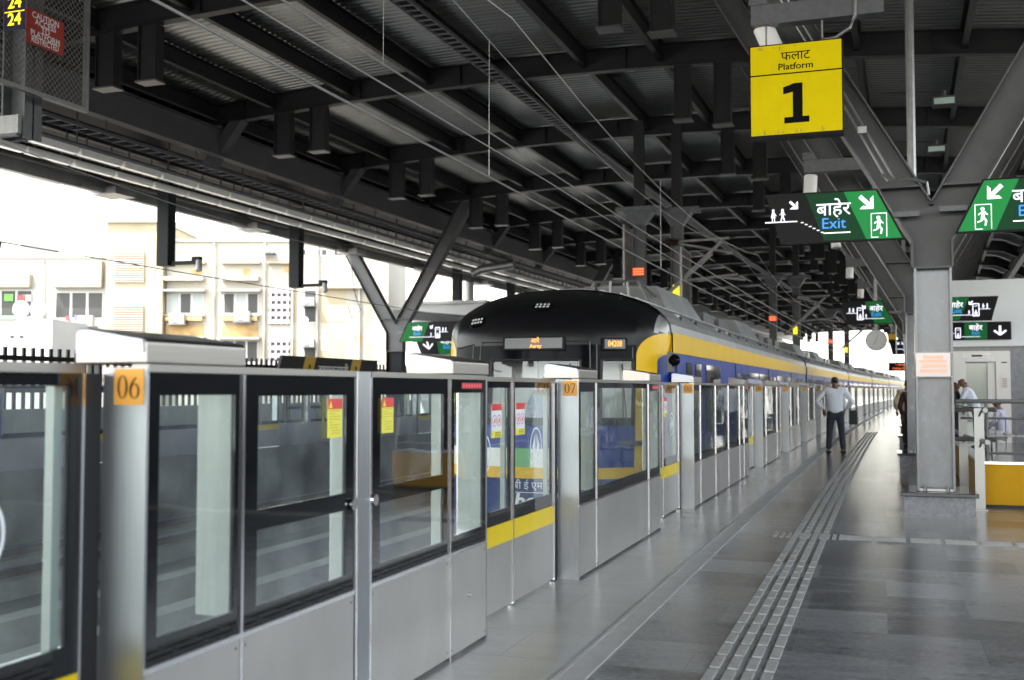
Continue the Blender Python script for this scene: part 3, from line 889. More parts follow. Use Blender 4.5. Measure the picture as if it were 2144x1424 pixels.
for k, (x, y, zl, lab, lab2) in enumerate((
        (-7.60, 35.0, 5.33, "drop mast with a reflective orange caution board, right above the train's dome", "drop mast with yellow number plate and long cantilever arm, over the front car's roof"),
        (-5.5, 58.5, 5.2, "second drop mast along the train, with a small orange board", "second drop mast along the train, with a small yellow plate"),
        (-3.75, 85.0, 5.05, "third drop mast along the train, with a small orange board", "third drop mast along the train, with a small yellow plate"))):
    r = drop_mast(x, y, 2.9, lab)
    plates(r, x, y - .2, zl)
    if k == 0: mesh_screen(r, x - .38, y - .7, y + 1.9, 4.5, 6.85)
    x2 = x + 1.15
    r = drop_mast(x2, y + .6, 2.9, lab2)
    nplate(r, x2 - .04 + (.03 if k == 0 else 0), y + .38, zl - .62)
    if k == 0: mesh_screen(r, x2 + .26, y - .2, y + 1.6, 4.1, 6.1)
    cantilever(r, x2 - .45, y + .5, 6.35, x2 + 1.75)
wire_m = mat("wire", (.5, .5, .5), .35, .6)
def wire(pts, r, label):
    q = MB(); q.tube(pts, r, wire_m, 6); return tag(q.build("overhead_wire"), label, "wire", "overhead wires")
def sag(x, y0, y1, z0, z1, s, n=16): return [W(x, y0 + (y1 - y0) * i / n, z0 + (z1 - z0) * i / n - s * 4 * (i / n) * (1 - i / n)) for i in range(n + 1)]
def spans(x, z, s, ys):
    pts = []
    for a, b in zip(ys[:-1], ys[1:]): pts += sag(x, a, b, z, z, s, 8)[:-1]
    return pts + [W(x, ys[-1], z)]
ms = [-12, 11.6, 35, 58.5, 85, 110, 140]
wire(spans(-4.0, 3.74, .02, ms), .011, "lowest overhead wire, the contact wire above the train")
wire(spans(-4.02, 5.75, .55, ms), .009, "sagging carrier wire high above the train")
wire(spans(-4.75, 4.75, .03, ms), .011, "second contact wire crossing the roof above the lowest wire")
wire(spans(-4.8, 6.1, .6, ms), .007, "thin sagging carrier wire, uppermost over the near track")
wire(spans(-3.6, 3.82, .05, ms), .007, "thin earth wire beside the contact wire")
wire(spans(-12.95, 3.74, .02, ms), .011, "contact wire over the empty far track")
wire(spans(-12.97, 5.4, .5, ms), .009, "sagging carrier wire over the empty far track")
for k, (x, za, zb, y) in enumerate(((-4.0, 3.74, 5.25, 10.8), (-4.78, 4.75, 5.6, 9.8), (-4.0, 3.74, 5.4, 20))):
    q = MB(); q.tube([W(x, y, za), W(x, y, zb)], .0035, wire_m, 5)
    tag(q.build("dropper_wire"), ("longest thin upright dropper joining the lowest wire to its carrier", "shorter thin upright dropper just left of the longest one", "thin upright dropper near the cantilever arm")[k], "wire", "overhead wires")

# ---------------------------------------------------------------- signs
blk = mat("sign_black", (.006, .006, .007), .4, 0, spec=.1)
g1 = mat("sign_green", (.014, .20, .048), .45, 0, spec=.1, emit=0.065)
g2 = mat("sign_dark_green", (.006, .050, .018), .45, 0, spec=.1, emit=0.02)
g3 = mat("sign_mid_green", (.006, .105, .024), .45, 0, spec=.1, emit=0.045)
glow_w = mat("sign_white", (.82, .82, .95), .4, emit=0.14)
glow_b = mat("sign_blue", C("2f7fe0"), .4, emit=0.12)
def P2(mb, poly, o, fr, m, s=1, lift=.0045): mb.flat([(x * s, y * s) for x, y in poly], o, fr, m, .001, lift)
def seg(mb, a, b, w, o, fr, m, lift=.0045):
    d = Vector((b[0] - a[0], b[1] - a[1])).normalized(); n = Vector((-d.y, d.x)) * w / 2
    mb.flat([(a[0] + n.x, a[1] + n.y), (b[0] + n.x, b[1] + n.y), (b[0] - n.x, b[1] - n.y), (a[0] - n.x, a[1] - n.y)], o, fr, m, .001, lift)
def walker(mb, x, y, h, o, fr, m, skirt=False, run=False, flip=1):
    f = flip
    mb.disc(Vector(o) + fr[0] * x + fr[1] * (y + h * .88) + fr[2] * .0045, 0, h * .1, fr, m, 14, .001)
    def T(pts): mb.flat([(x + px * h * f, y + py * h) for px, py in pts], o, fr, m, .001, .0045)
    if run:
        T([(-.08, .45), (.08, .42), (.14, .76), (-.02, .78)])
        T([(.08, .76), (.26, .60), (.24, .54), (.06, .68)]); T([(0, .76), (-.22, .62), (-.2, .55), (.0, .66)])
        T([(-.08, .46), (.08, .44), (-.02, .24), (-.26, .16), (-.26, .23), (-.1, .29)])
        T([(-.02, .44), (.1, .44), (.22, .26), (.16, .0), (.08, .0), (.12, .24)])
    elif skirt:
        T([(-.08, .76), (.08, .76), (.16, .30), (-.18, .30)]); T([(-.08, .3), (-.02, .3), (-.06, 0), (-.12, 0)]); T([(.04, .3), (.1, .3), (.14, 0), (.08, 0)])
        T([(.06, .74), (.1, .7), (.24, .46), (.2, .43)])
    else:
        T([(-.09, .78), (.09, .78), (.07, .42), (-.07, .42)]); T([(-.07, .43), (.03, .43), (-.1, 0), (-.18, 0)]); T([(-.02, .43), (.07, .43), (.2, 0), (.12, 0)])
        T([(.07, .76), (.1, .72), (.22, .48), (.17, .46)]); T([(-.09, .76), (-.12, .7), (-.22, .5), (-.18, .47)])
def arrow(mb, x, y, s, dx, dy, o, fr, m):
    d = Vector((dx, dy)).normalized(); n = Vector((-d.y, d.x))
    def q(a, b): v = Vector((x, y)) + d * a * s + n * b * s; return (v.x, v.y)
    mb.flat([q(-.5, -.11), q(.1, -.11), q(.1, .11), q(-.5, .11)], o, fr, m, .001, .0045)
    mb.flat([q(.5, 0), q(-.02, .5), q(-.02, .26), q(.22, .06)], o, fr, m, .001, .0045); mb.flat([q(.5, 0), q(.22, -.06), q(-.02, -.26), q(-.02, -.5)], o, fr, m, .001, .0045)
    mb.flat([q(.08, -.11), q(.34, -.13), q(.42, 0), q(.34, .13), q(.08, .11)], o, fr, m, .001, .0045)
def lift_icon(mb, x, y, h, o, fr, m, flip=1):
    w = h * .46
    for a, b in (((x - w / 2, y), (x + w / 2, y)), ((x - w / 2, y + h), (x + w / 2, y + h)), ((x - w / 2, y), (x - w / 2, y + h)), ((x + w / 2, y), (x + w / 2, y + h))):
        seg(mb, a, b, h * .07, o, fr, m)
    mb.disc(Vector(o) + fr[0] * x + fr[1] * (y + h * .43) + fr[2] * .0045, 0, h * .06, fr, m, 12, .001)
    mb.flat([(x - w * .24, y + h * .06), (x + w * .24, y + h * .06), (x + w * .24, y + h * .34), (x - w * .24, y + h * .34)], o, fr, m, .001, .0045)
    seg(mb, (x - w * .25, y + h * .78), (x + w * .25, y + h * .84), h * .05, o, fr, m)
def exit_sign(label, o, w, h, mirror, lift=False, grp="exit signs at the forked columns", name="exit_sign", green_left=None, rods=2.0):
    """hung exit sign; o is its lower inner corner (next to the column); it reaches away from the column"""
    s = -1 if not mirror else 1
    root = thing(name, label, "sign", o, grp)
    ox, oy, oz = o
    def X(a, b): return (s * (a * w + b * h), b * h)     # a along the board 0..1 (0 = column side), b height 0..1, both edges raked
    sl0, sl1 = .50, .28
    def pt(a, b): return (s * (a * w + b * h * (sl0 * (1 - a) + sl1 * a)), b * h)
    q = MB(); poly = [pt(0, 0), pt(1, 0), pt(1, 1), pt(0, 1)]
    q.flat(poly, (ox, oy, oz), FRONT, blk, -.07); q.build("sign_box", root)
    q = MB(); O = (ox, oy, oz); m = .03
    xx = ox + pt(.1, .5)[0]; x2 = ox - s * .16
    q.box(min(xx, x2), max(xx, x2), oy + .0701, oy + .14, oz + h * .45, oz + h * .55, bracket_m)
    q.build("side_bracket", root)
    q = MB()
    if not lift:
        q.flat([pt(.02, m), pt(.30, m), pt(.30, 1 - m), pt(.02, 1 - m)], O, FRONT, g1, .001, .001)
        q.flat([pt(.30, m), pt(.64, m), pt(.64, 1 - m), pt(.30, 1 - m)], O, FRONT, g2, .001, .001)
        cx = (pt(.16, .7)[0]); arrow(q, cx, h * .74, h * .36, -s, -1, O, FRONT, glow_w)
        cx = pt(.15, .3)[0]; walker(q, cx, h * .12, h * .36, O, FRONT, glow_w, run=True, flip=1)
        for a, b in (((cx - h * .13, h * .06), (cx - h * .13, h * .52)), ((cx + h * .15, h * .06), (cx + h * .15, h * .52)), ((cx - h * .13, h * .52), (cx + h * .15, h * .52)), ((cx - h * .13, h * .06), (cx + h * .0, h * .06))): seg(q, a, b, h * .014, O, FRONT, glow_w)
        cx = pt(.46, .62)[0]
        text(q, "\u092c\u093e\u0939\u0947\u0930", h * .36, (ox + cx, oy, oz + h * .64), FRONT, glow_w, .005, lift=.0045, depth=.001)
        text(q, "Exit", h * .30, (ox + cx, oy, oz + h * .36), FRONT, glow_b, .004, lift=.0045, depth=.001)
        xa, xb, xc = pt(.40, .18)[0], pt(.62, .18)[0], pt(.68, .4)[0]
        seg(q, (xa, h * .18), (xb, h * .18), h * .022, O, FRONT, glow_w)
        for k in range(6): xx = xb + s * -1 * 0 + s * (k + .4) * h * .075; yy = h * (.20 + .042 * k); seg(q, (xx - .02 * h, yy), (xx + .03 * h, yy), h * .018, O, FRONT, glow_w)
        xe = xb + s * 6.6 * h * .075; seg(q, (xe, h * .44), (xe + s * h * .62, h * .44), h * .022, O, FRONT, glow_w)
        walker(q, xe + s * h * .28, h * .45, h * .26, O, FRONT, glow_w, flip=-s); walker(q, xe + s * h * .46, h * .45, h * .26, O, FRONT, glow_w, skirt=True, flip=-s)
        arrow(q, xe + s * h * .06, h * .76, h * .22, -s, -1, O, FRONT, glow_w)
    else:
        q.flat([pt(.02, m), pt(.42, m), pt(.42, 1 - m), pt(.02, 1 - m)], O, FRONT, g3 if not mirror or True else g2, .001, .001)
        cx = pt(.25, .6)[0]
        text(q, "\u092c\u093e\u0939\u0947\u0930", h * .30, (ox + cx, oy, oz + h * .66), FRONT, glow_w, .005, lift=.0045, depth=.001)
        text(q, "Exit", h * .26, (ox + cx, oy, oz + h * .42), FRONT, glow_b, .004, lift=.0045, depth=.001)
        xa, xb = pt(.16, .25)[0], pt(.62, .25)[0]
        seg(q, (xa, h * .24), (xb, h * .24), h * .02, O, FRONT, glow_w)
        lx = pt(.66, .4)[0]; lift_icon(q, lx, h * .2, h * .5, O, FRONT, glow_w)
        arrow(q, pt(.50, .75)[0], h * .74, h * .22, -s, -1, O, FRONT, glow_w)
        walker(q, pt(.55, .3)[0], h * .26, h * .18, O, FRONT, glow_w)
        xe = lx + s * h * .13; seg(q, (xe, h * .48), (xe + s * h * .42, h * .48), h * .02, O, FRONT, glow_w)
        walker(q, xe + s * h * .15, h * .49, h * .22, O, FRONT, glow_w, skirt=True); walker(q, xe + s * h * .3, h * .49, h * .22, O, FRONT, glow_w)
    q.build("sign_face", root)
    return root
exit_sign("black and green exit sign with stairs and running figure, left of the nearest column", (.27, 13.28, 3.20), 1.42, .61, False)
exit_sign("green exit sign with running figure cut by the frame, right of the nearest column", (.80, 13.28, 3.24), 1.42, .61, True)
c3 = off(29.3)
exit_sign("dark exit sign with lift pictogram left of the nearest column, above the clock", (.30, 29.28, 3.13), 1.15, .61, False, lift=True)
exit_sign("dark exit sign with lift pictogram seen right of the nearest column", (1.10 + c3, 29.28, 3.17), 1.30, .61, True, lift=True)
exit_sign("green and black exit sign with lift pictogram beside the far forked column", (-21.15, 45.2, 3.62), 2.75, .92, True, lift=True, rods=3.0)

# yellow platform sign on its bracket
r = thing("platform_sign", "square yellow backlit sign reading Platform 1, hung near the top", "sign", (-.88, 12.5, 4.3))
lit_y = mat("lit_sign_yellow", (.52, .41, .002), .6, spec=.05, noise=.08, nscale=3, emit=.045)
q = MB(); q.box(-1.405, -.375, 12.44, 12.62, 4.31, 5.39, blk); q.build("sign_box", r)
q = MB(); q.box(-1.39, -.39, 12.432, 12.4395, 4.345, 5.375, lit_y)
st = mat("edge_stain", (.32, .27, .03), .6)
for k in range(22):
    x = random.uniform(-.47, .47); t = random.choice((0, 0, 1)); h = random.uniform(.01, .06)
    z0 = .01 if t == 0 else 1.02 - h
    q.flat([(x, z0), (x + random.uniform(.003, .02), z0), (x + .006, z0 + h), (x + .001, z0 + h)], (-.89, 12.432, 4.345), FRONT, st, .0004, .0002)
q.build("sign_face", r)
q = MB(); O = (-.89, 12.432, 4.345)
q.flat([(-.5, .685), (.5, .685), (.5, .70), (-.5, .70)], O, FRONT, ink, .001, .001)
text(q, "\u092b\u0932\u093e\u091f", .145, (-.89, 12.432, 5.235), FRONT, ink, .006, lift=.001, depth=.001)
text(q, "Platform", .105, (-.89, 12.432, 5.115), FRONT, ink, .016, lift=.001, depth=.001, sx=1.08)
q.flat([(-.13, .12), (.145, .12), (.145, .19), (.073, .19), (.073, .575), (-.02, .575), (-.14, .535), (-.14, .455), (-.035, .475), (-.035, .19), (-.13, .19)], O, FRONT, ink, .001, .001)
q.build("lettering", r)
for x in (-1.22, -.60):
    q = MB(); q.tube([(x, 12.53, 5.39), (x, 12.53, 5.80)], .012, galv, 8); q.build("hanger_rod", r)
def bracket(y, label, lab2, tilt):
    ox = off(y); dz = .21 if tilt > .3 else 0
    r = thing("arm_bracket", label, "bracket", (ox - .7, y, 5.5), "square brackets on the column arms")
    q = MB(); q.box(ox - 1.40, ox + .05, y - .09, y + .09, 5.43 + dz, 5.66 + dz, bracket_m); q.box(ox - 1.42, ox - 1.22, y - .11, y + .11, 5.661 + dz, 5.80 + dz, bracket_m); q.build("beam", r)
    s = thing("loudspeaker", lab2, "loudspeaker", (ox - 1.22, y, 5.4), "white cylinder loudspeakers on the arm brackets")
    q = MB(); a = Vector((ox - 1.28, y + (.10 if tilt > .3 else 0), 5.67 if tilt > .3 else 5.38)); d = Vector((math.sin(tilt), -.05 if tilt > .3 else -.12, -math.cos(tilt))).normalized()
    q.tube([a, a + d * .012, a + d * .33, a + d * .345], .12, white_p, 20); q.build("body", s, smooth=False, bevel=.004)
    q = MB(); q.tube([a, a - Vector((0, 0, 1)) * .15], .02, bracket_m, 8); q.build("stem", s)
sp = [("first", .38), ("second", -.05), ("third", .1), ("fourth", -.05), ("fifth", -.05)]
nm = ["nearest square bracket, above the yellow platform sign", "second square bracket, above the exit sign on the nearest column", "third square bracket along the column arms", "fourth square bracket along the column arms", "fifth square bracket along the column arms, small and far"]
nl = ["tilted white loudspeaker above the yellow platform sign", "upright white loudspeaker above the black and green exit sign", "white loudspeaker on the third bracket, below the exit sign", "white loudspeaker on the fourth bracket, above the clock sign", "white loudspeaker on the fifth bracket, small and far"]
for k, y in enumerate((12.55, 20.4, 28.4, 36.4, 44.4)): bracket(y, nm[k], nl[k], sp[k][1])
# conduit looping from the first bracket to the sign
q = MB(); pts = [(-.62, 12.53, 5.41), (-.45, 12.5, 5.42), (-.30, 12.46, 5.50), (-.24, 12.45, 5.62), (-.22, 12.45, 6.2)]
q.tube(pts, .022, galv, 8); tag(q.build("conduit"), "grey flexible conduit curling up from the yellow sign's top", "pipe")
q = MB()
for x0 in (.16, .24): q.tube([(x0 - .08, 13.05, 3.85), (x0 - .85, 13.05, 5.35), (x0 - 2.4, 13.05, 8.3)], .016, galv, 6)
q.tube([(.02, 13.0, 3.92), (.14, 12.98, 3.84), (.30, 12.99, 3.86), (.5, 13.0, 3.80), (.52, 13.03, 3.66)], .018, galv, 6)
q.box(-.24, -.14, 13.0, 13.06, 4.42, 4.50, galv)
tag(q.build("conduit"), "thin grey conduits and cable clipped to the nearest column's left arm", "pipe")
q = MB()     # pale downpipes up by the nearest column
q.tube([(.42, 16.0, 3.9), (.42, 16.0, 9.6)], .06, galv, 10)
tag(q.build("downpipe"), "pale upright pipe rising behind the nearest column's fork", "pipe")
def flood(x, y, z, lab):
    r = thing("floodlight", lab, "floodlight", (x, y, z), "small unlit floodlights under the roof")
    q = MB(); q.box(x - .16, x + .16, y - .1, y + .1, z - .08, z + .06, rubber); q.box(x - .14, x + .14, y - .104, y - .1001, z - .06, z + .03, mat("flood_glass", (.35, .45, .42), .1)); q.build("lamp_body", r)
    q = MB(); q.tube([(x, y, z + .06), (x, y, z + .16)], .03, rubber, 8); q.tube([(x, y, z + .14), (x - .9, y, z + .2)], .012, rubber, 6); q.build("stem", r)
flood(.83 + .08, 17.0, 5.72, "small black floodlight under the roof, upper of two right of the pipe"); flood(.80 + .18, 21.0, 5.85, "small black floodlight under the roof, lower of two right of the pipe")

# clock and far hanging signs
y = 37; cx = -.2
r = thing("station_clock", "round white clock hanging below the lift exit sign", "clock", (cx, y, 3.04))
q = MB(); q.disc((cx, y + .06, 3.04), 0, .345, FRONT, mat("clock_rim", (.35, .36, .38), .3, .8), 40, .12); q.build("case", r)
q = MB(); q.disc((cx, y - .061, 3.04), 0, .325, FRONT, mat("clock_face", (.80, .83, .86), .25), 40, .004)
for k in range(12):
    t = k * math.pi / 6; d = Vector((math.sin(t), math.cos(t)))
    seg(q, (d.x * .27, d.y * .27), (d.x * .31, d.y * .31), .014, (cx, y - .061, 3.04), FRONT, ink, .0045)
q.build("dial", r)
q = MB()
for t, l, w in ((math.pi * 1.18, .16, .012), (math.pi * .06, .25, .008)): seg(q, (0, 0), (math.sin(t) * l, math.cos(t) * l), w, (cx, y - .061, 3.04), FRONT, ink, .006)
q.build("hand", r)
q = MB(); q.box(cx - .05, cx + .05, y - .03, y + .03, 3.386, 9.6, galv); q.build("hanger", r)
y = 45; ox = 0.0
r = thing("train_display", "black display with two orange text rows, left of the nearest column", "display", (.6, y, 2.35))
q = MB(); q.box(.2, 1.35, y, y + .15, 2.17, 2.50, blk); q.build("case", r)
q = MB(); text(q, "1  Aarey", .10, (.62, y, 2.41), FRONT, glow_o, 0, lift=.002); text(q, "Andheri East  2 min", .105, (.77, y, 2.27), FRONT, glow_o, 0, lift=.002); q.build("text_row", r)
for x_ in (.5, 1.1):
    q = MB(); q.tube([(x_, y + .07, 2.5), (x_, y + .07, 9.6)], .02, galv, 6); q.build("hanger", r)
r = thing("hanging_sign", "small black sign with blue and white marks, above the orange display", "sign", (.7, 46.5, 3.1))
O = (.28, 46.5, 2.86)
q = MB(); q.flat([(.08, 0), (1.1, 0), (1.1, .62), (-.06, .62)], O, FRONT, blk, -.08); q.build("sign_box", r)
q = MB(); text(q, "\u092c\u093e\u0939\u0947\u0930", .2, (.88, 46.5, 3.30), FRONT, glow_w, .01); text(q, "Exit", .17, (.9, 46.5, 3.13), FRONT, glow_b, .004)
arrow(q, .30, .46, .14, 1, -1, O, FRONT, glow_w); seg(q, (.2, .22), (.45, .22), .02, O, FRONT, glow_w); seg(q, (.45, .22), (.7, .06), .02, O, FRONT, glow_w); q.build("sign_face", r)
q = MB(); q.box(.78, .92, 46.5, 46.6, 3.481, 9.5, galv); q.build("hanger", r)
r = thing("hanging_sign", "plain yellow sign hanging just right of the clock", "sign", (.4, 47.5, 3.7))
q = MB(); q.box(.20, .50, 47.5, 47.6, 3.35, 3.75, mat("sign_ochre", C("c8960a"), .5)); q.box(.33, .37, 47.53, 47.57, 3.751, 9.5, galv); q.build("sign_box", r)

# ---------------------------------------------------------------- the metro train
t_blue = mat("train_blue", (.014, .045, .28), .4, 0, spec=.2, noise=.04)
t_navy = mat("train_navy", C("1b2f72"), .35, 0, spec=.25)
t_yel = mat("train_yellow", (.78, .47, .005), .4, 0, spec=.2, noise=.05, nscale=1.5)
t_blk = mat("train_black", (.006, .006, .007), .30, 0, spec=.22, coat=.0, noise=.3, nscale=3, rnoise=.06)
t_mask = mat("train_mask", (.004, .004, .005), .10, 0, spec=.04)
t_roof = mat("train_roof", (.33, .33, .33), .42, .35, noise=.2, nscale=1.2)
t_gear = mat("roof_gear", (.36, .365, .37), .45, .4, noise=.25, nscale=2)
t_gear2 = mat("roof_gear_dark", (.10, .10, .105), .5, .2, noise=.25, nscale=2)
t_ins = mat("cab_lining", (.85, .87, .86), .6)
t_win = mat("train_window", (.02, .024, .028), .05, 0, spec=.4)
t_grey = mat("train_under", (.05, .05, .055), .6)
cgl = glass("cab_glass", tint=(.92, .95, .94), dirt_veil=.0)
led = mat("orange_led", (1, .30, .03), .5, emit=0.3)
HW, XC = 1.47, -3.95
def zmax(u): return 2.13 + .60 * max(0, 1 - (abs(u) / HW) ** 2.3) ** .5
US = [-1.47, -1.44, -1.38, -1.28, -1.16, -1.0, -.8, -.6, -.4, -.2, 0, .2, .4, .6, .8, 1.0, 1.16, 1.28, 1.38, 1.44, 1.47]
def car(Y0, L, label, front=False):
    root = thing("train_car", label, "train car", W(XC, Y0 + L / 2, 0), "cars of the metro train")
    ys = [Y0 + L * i / 8 for i in range(9)]
    if front: ys[0] = Y0
    prof = [(XC - HW + .02, -1.0), (XC + HW - .02, -1.0), (XC + HW, -.6), (XC + HW, 1.9)] + [(XC + HW, 1.901)] + [(XC + HW - .002, 2.08)] + [(XC + u, zmax(u)) for u in reversed(US[1:-1])] + [(XC - HW + .002, 2.08), (XC - HW, 1.9), (XC - HW, -.6)]
    b = MB(); n = len(prof); vs = []
    for y in ys: vs += [W(x, y, z) for x, z in prof]
    fb, fr_ = [], []
    for i in range(8):
        for j in range(n):
            a, c = i * n + j, i * n + (j + 1) % n
            (fr_ if 4 <= j < n - 3 else fb).append((a, a + n, c + n, c))
    if not front: fb.append(tuple(range(n)))
    fb.append(tuple(range(len(vs) - n, len(vs))))
    b.add(vs, fb, t_blue); b.add(vs, fr_, t_roof)
    b.build("body", root)
    q = MB()
    for s in (1, -1):
        x0 = XC + s * HW
        xa, xb = (x0 + .001, x0 + .014) if s > 0 else (x0 - .014, x0 - .001)
        q.sweep([(xa, 1.90), (xb, 1.90), (xb, 2.15), (xa, 2.15)], ys if not front else [Y0 + .0] + ys[1:], t_yel)
    q.build("yellow_band", root)
    q = MB(); q.sweep([(XC - 1.2, -1.001), (XC + 1.2, -1.001), (XC + 1.1, -1.12), (XC - 1.1, -1.12)], ys, t_grey); q.build("underframe", root)
    x0 = XC + HW
    def side(y0, y1, z0, z1, m, t=.006, x=x0, parent=root, name="window", rnd=0):
        q = MB(); ox = off((y0 + y1) / 2); k = math.tan(-head((y0 + y1) / 2))
        h = (y1 - y0) / 2
        vs = [(x + ox + a + k * d, (y0 + y1) / 2 + d, z) for a in (.001, t) for d, z in ((-h, z0), (h, z0), (h, z1), (-h, z1))]
        q.add(vs, [(0, 1, 2, 3), (4, 7, 6, 5), (0, 4, 5, 1), (1, 5, 6, 2), (2, 6, 7, 3), (3, 7, 4, 0)], m)
        return q.build(name, parent)
    d0 = Y0 + (6.4 if front else 2.6)
    doors = [d0 + 5.13 * k for k in range(4) if d0 + 5.13 * k < Y0 + L - 1.2]
    for y in doors:
        dr = side(y - .72, y + .72, -.02, 1.86, t_blue, .012, name="door")
        for a, c in ((y - .60, y - .12), (y + .12, y + .60)): side(a, c, .75, 1.72, t_win, .018, parent=dr)
        side(y - .80, y - .725, -.02, 1.88, rubber, .010, parent=dr, name="door_gap"); side(y + .725, y + .80, -.02, 1.88, rubber, .010, parent=dr, name="door_gap"); side(y - .012, y + .012, -.02, 1.86, rubber, .0145, parent=dr, name="door_gap")
    for k, y in enumerate(doors):
        a = y + .95; c = (doors[k + 1] - .95) if k + 1 < len(doors) else Y0 + L - .45
        while a + 1.2 < c + .05:
            side(a, min(a + 1.55, c), .78, 1.76, t_win, .012); a += 1.72
    if not front: side(Y0 + .45, doors[0] - .95, .78, 1.76, t_win, .012)
    q = MB()
    ys2 = [Y0, Y0 + L / 2, Y0 + L]
    q.sweep([(x0 + .001, .30), (x0 + .006, .30), (x0 + .006, .42), (x0 + .001, .42)], ys2, t_yel); q.build("waist_stripe", root)
    # roof gear
    def unit(ya, yb, m=t_gear):
        q = MB(); o0, o1 = off(ya), off(yb)
        w0, w1, z0, z1 = 1.05, .72, 2.50, 3.0
        vs = []
        for (yy, ox, e) in ((ya, o0, .55), (yb, o1, -.55)):
            vs += [(XC + ox - w0, yy, z0 - .1), (XC + ox + w0, yy, z0 - .1), (XC + ox + w1, yy + e, z1), (XC + ox - w1, yy + e, z1)]
        q.add(vs, [(0, 1, 2, 3), (4, 7, 6, 5), (0, 4, 5, 1), (1, 5, 6, 2), (2, 6, 7, 3), (3, 7, 4, 0)], m)
        o = q.build("roof_unit", root)
        q = MB()
        for k in range(2):
            a = ya + .9 + k * 1.2
            q.box(XC + o0 - .5, XC + o0 + .5, a, a + 1.0, z1 + .001, z1 + .05, t_gear2)
        # sloped dark intake on the flank
        n_ = Vector((w0 - w1, 0, z1 - z0 + .1)).normalized()
        f = (Vector((0, 1, 0)), Vector((w1 - w0, 0, z1 - z0 + .1)).normalized(), Vector((z1 - z0 + .1, 0, w0 - w1)).normalized())
        q.flat([(1.7, .10), (2.9, .10), (2.75, .42), (1.7, .42)], (XC + o0 + w0, ya, z0 - .1), f, t_gear2, .006)
        q.build("intake", o)
    for ya in (Y0 + (2.1 if front else 2.6), Y0 + 10.4): unit(ya, ya + 3.6)
    q = MB()
    for ya in (Y0 + 6.4, Y0 + 8.2, Y0 + 14.6, Y0 + 16.6, Y0 + 18.4):
        q = MB()
        if ya < Y0 + L - 1.5: q.box(XC + off(ya) - .75, XC + off(ya) + .8, ya, ya + 1.25, 2.45, 2.86, t_gear2 if int(ya) % 2 else t_gear); q.build("roof_box", root)
    yy = Y0 + 1.2
    while yy < Y0 + L - .5:
        ox = off(yy); q = MB(); q.box(XC + ox + 1.13, XC + ox + 1.30, yy, yy + .18, 2.28, 2.46, t_gear if int(yy * 3) % 2 else t_gear2)
        q.tube([(XC + ox + 1.31, yy + .09, 2.38), (XC + ox + 1.36, yy + .09, 2.38)], .05, t_gear2, 8)
        q.build("roof_fitting", root)
        yy += 1.15 if int(yy) % 3 else 2.3
    q = MB()
    for u in (.55, .8, 1.0): q.sweep([(XC + u, zmax(u) + .001), (XC + u + .03, zmax(u + .03) + .001), (XC + u + .03, zmax(u + .03) + .018), (XC + u, zmax(u) + .018)], ys, t_roof)
    q.build("roof_rib", root)
    return root, side
YF = 13.25
NB = lambda u: 12.15 + .25 * u * u + .48 * abs(u / 1.47) ** 8
fc, side = car(YF, 20.4, "front car of the metro train with black domed cab and number 04208", True)
# nose skin
zs = [-.95, -.5, .05, .40, .53, .75, 1.02, 1.10, 1.45, 1.80, 1.86, 1.90, 1.94, 1.98, 2.02, 2.05]
dome = [0, .12, .25, .35, .45, .62, .76, .87, .94, .98, 1.0]
UN = [-1.47, -1.44, -1.40, -1.36, -1.32, -1.28, -1.24, -1.2, -1.16, -1.0, -.8, -.56, -.3, 0, .3, .56, .8, 1.13, 1.16, 1.2, 1.24, 1.28, 1.32, 1.36, 1.40, 1.44, 1.47]
holes = [(-.56, .56), (.8, 1.13)]
nose = MB(); cols = []
for u in UN:
    colu = []
    for z in zs:
        y = NB(u) - (.10 * max(0, 1 - abs(z - .3) / .8) if z < 1.1 else 0) + (max(0, z - 1.1) * .10)
        colu.append((XC + u, y, z))
    zb, zt = 2.05, max(zmax(u), 2.06)
    yb = colu[-1][1]
    for f in dome[1:]:
        z = zb + (zt - zb) * f
        yt = max(YF + .0, yb + .05) + (0.25 if abs(u) < 1.4 else 0)
        colu.append((XC + u, yb + (yt - yb) * (1 - math.sqrt(1 - f * f)), z))
    colu.append((XC + u, YF + .27, zt + .006))
    cols.append(colu)
nz = len(cols[0]); vs = [v for c in cols for v in c]
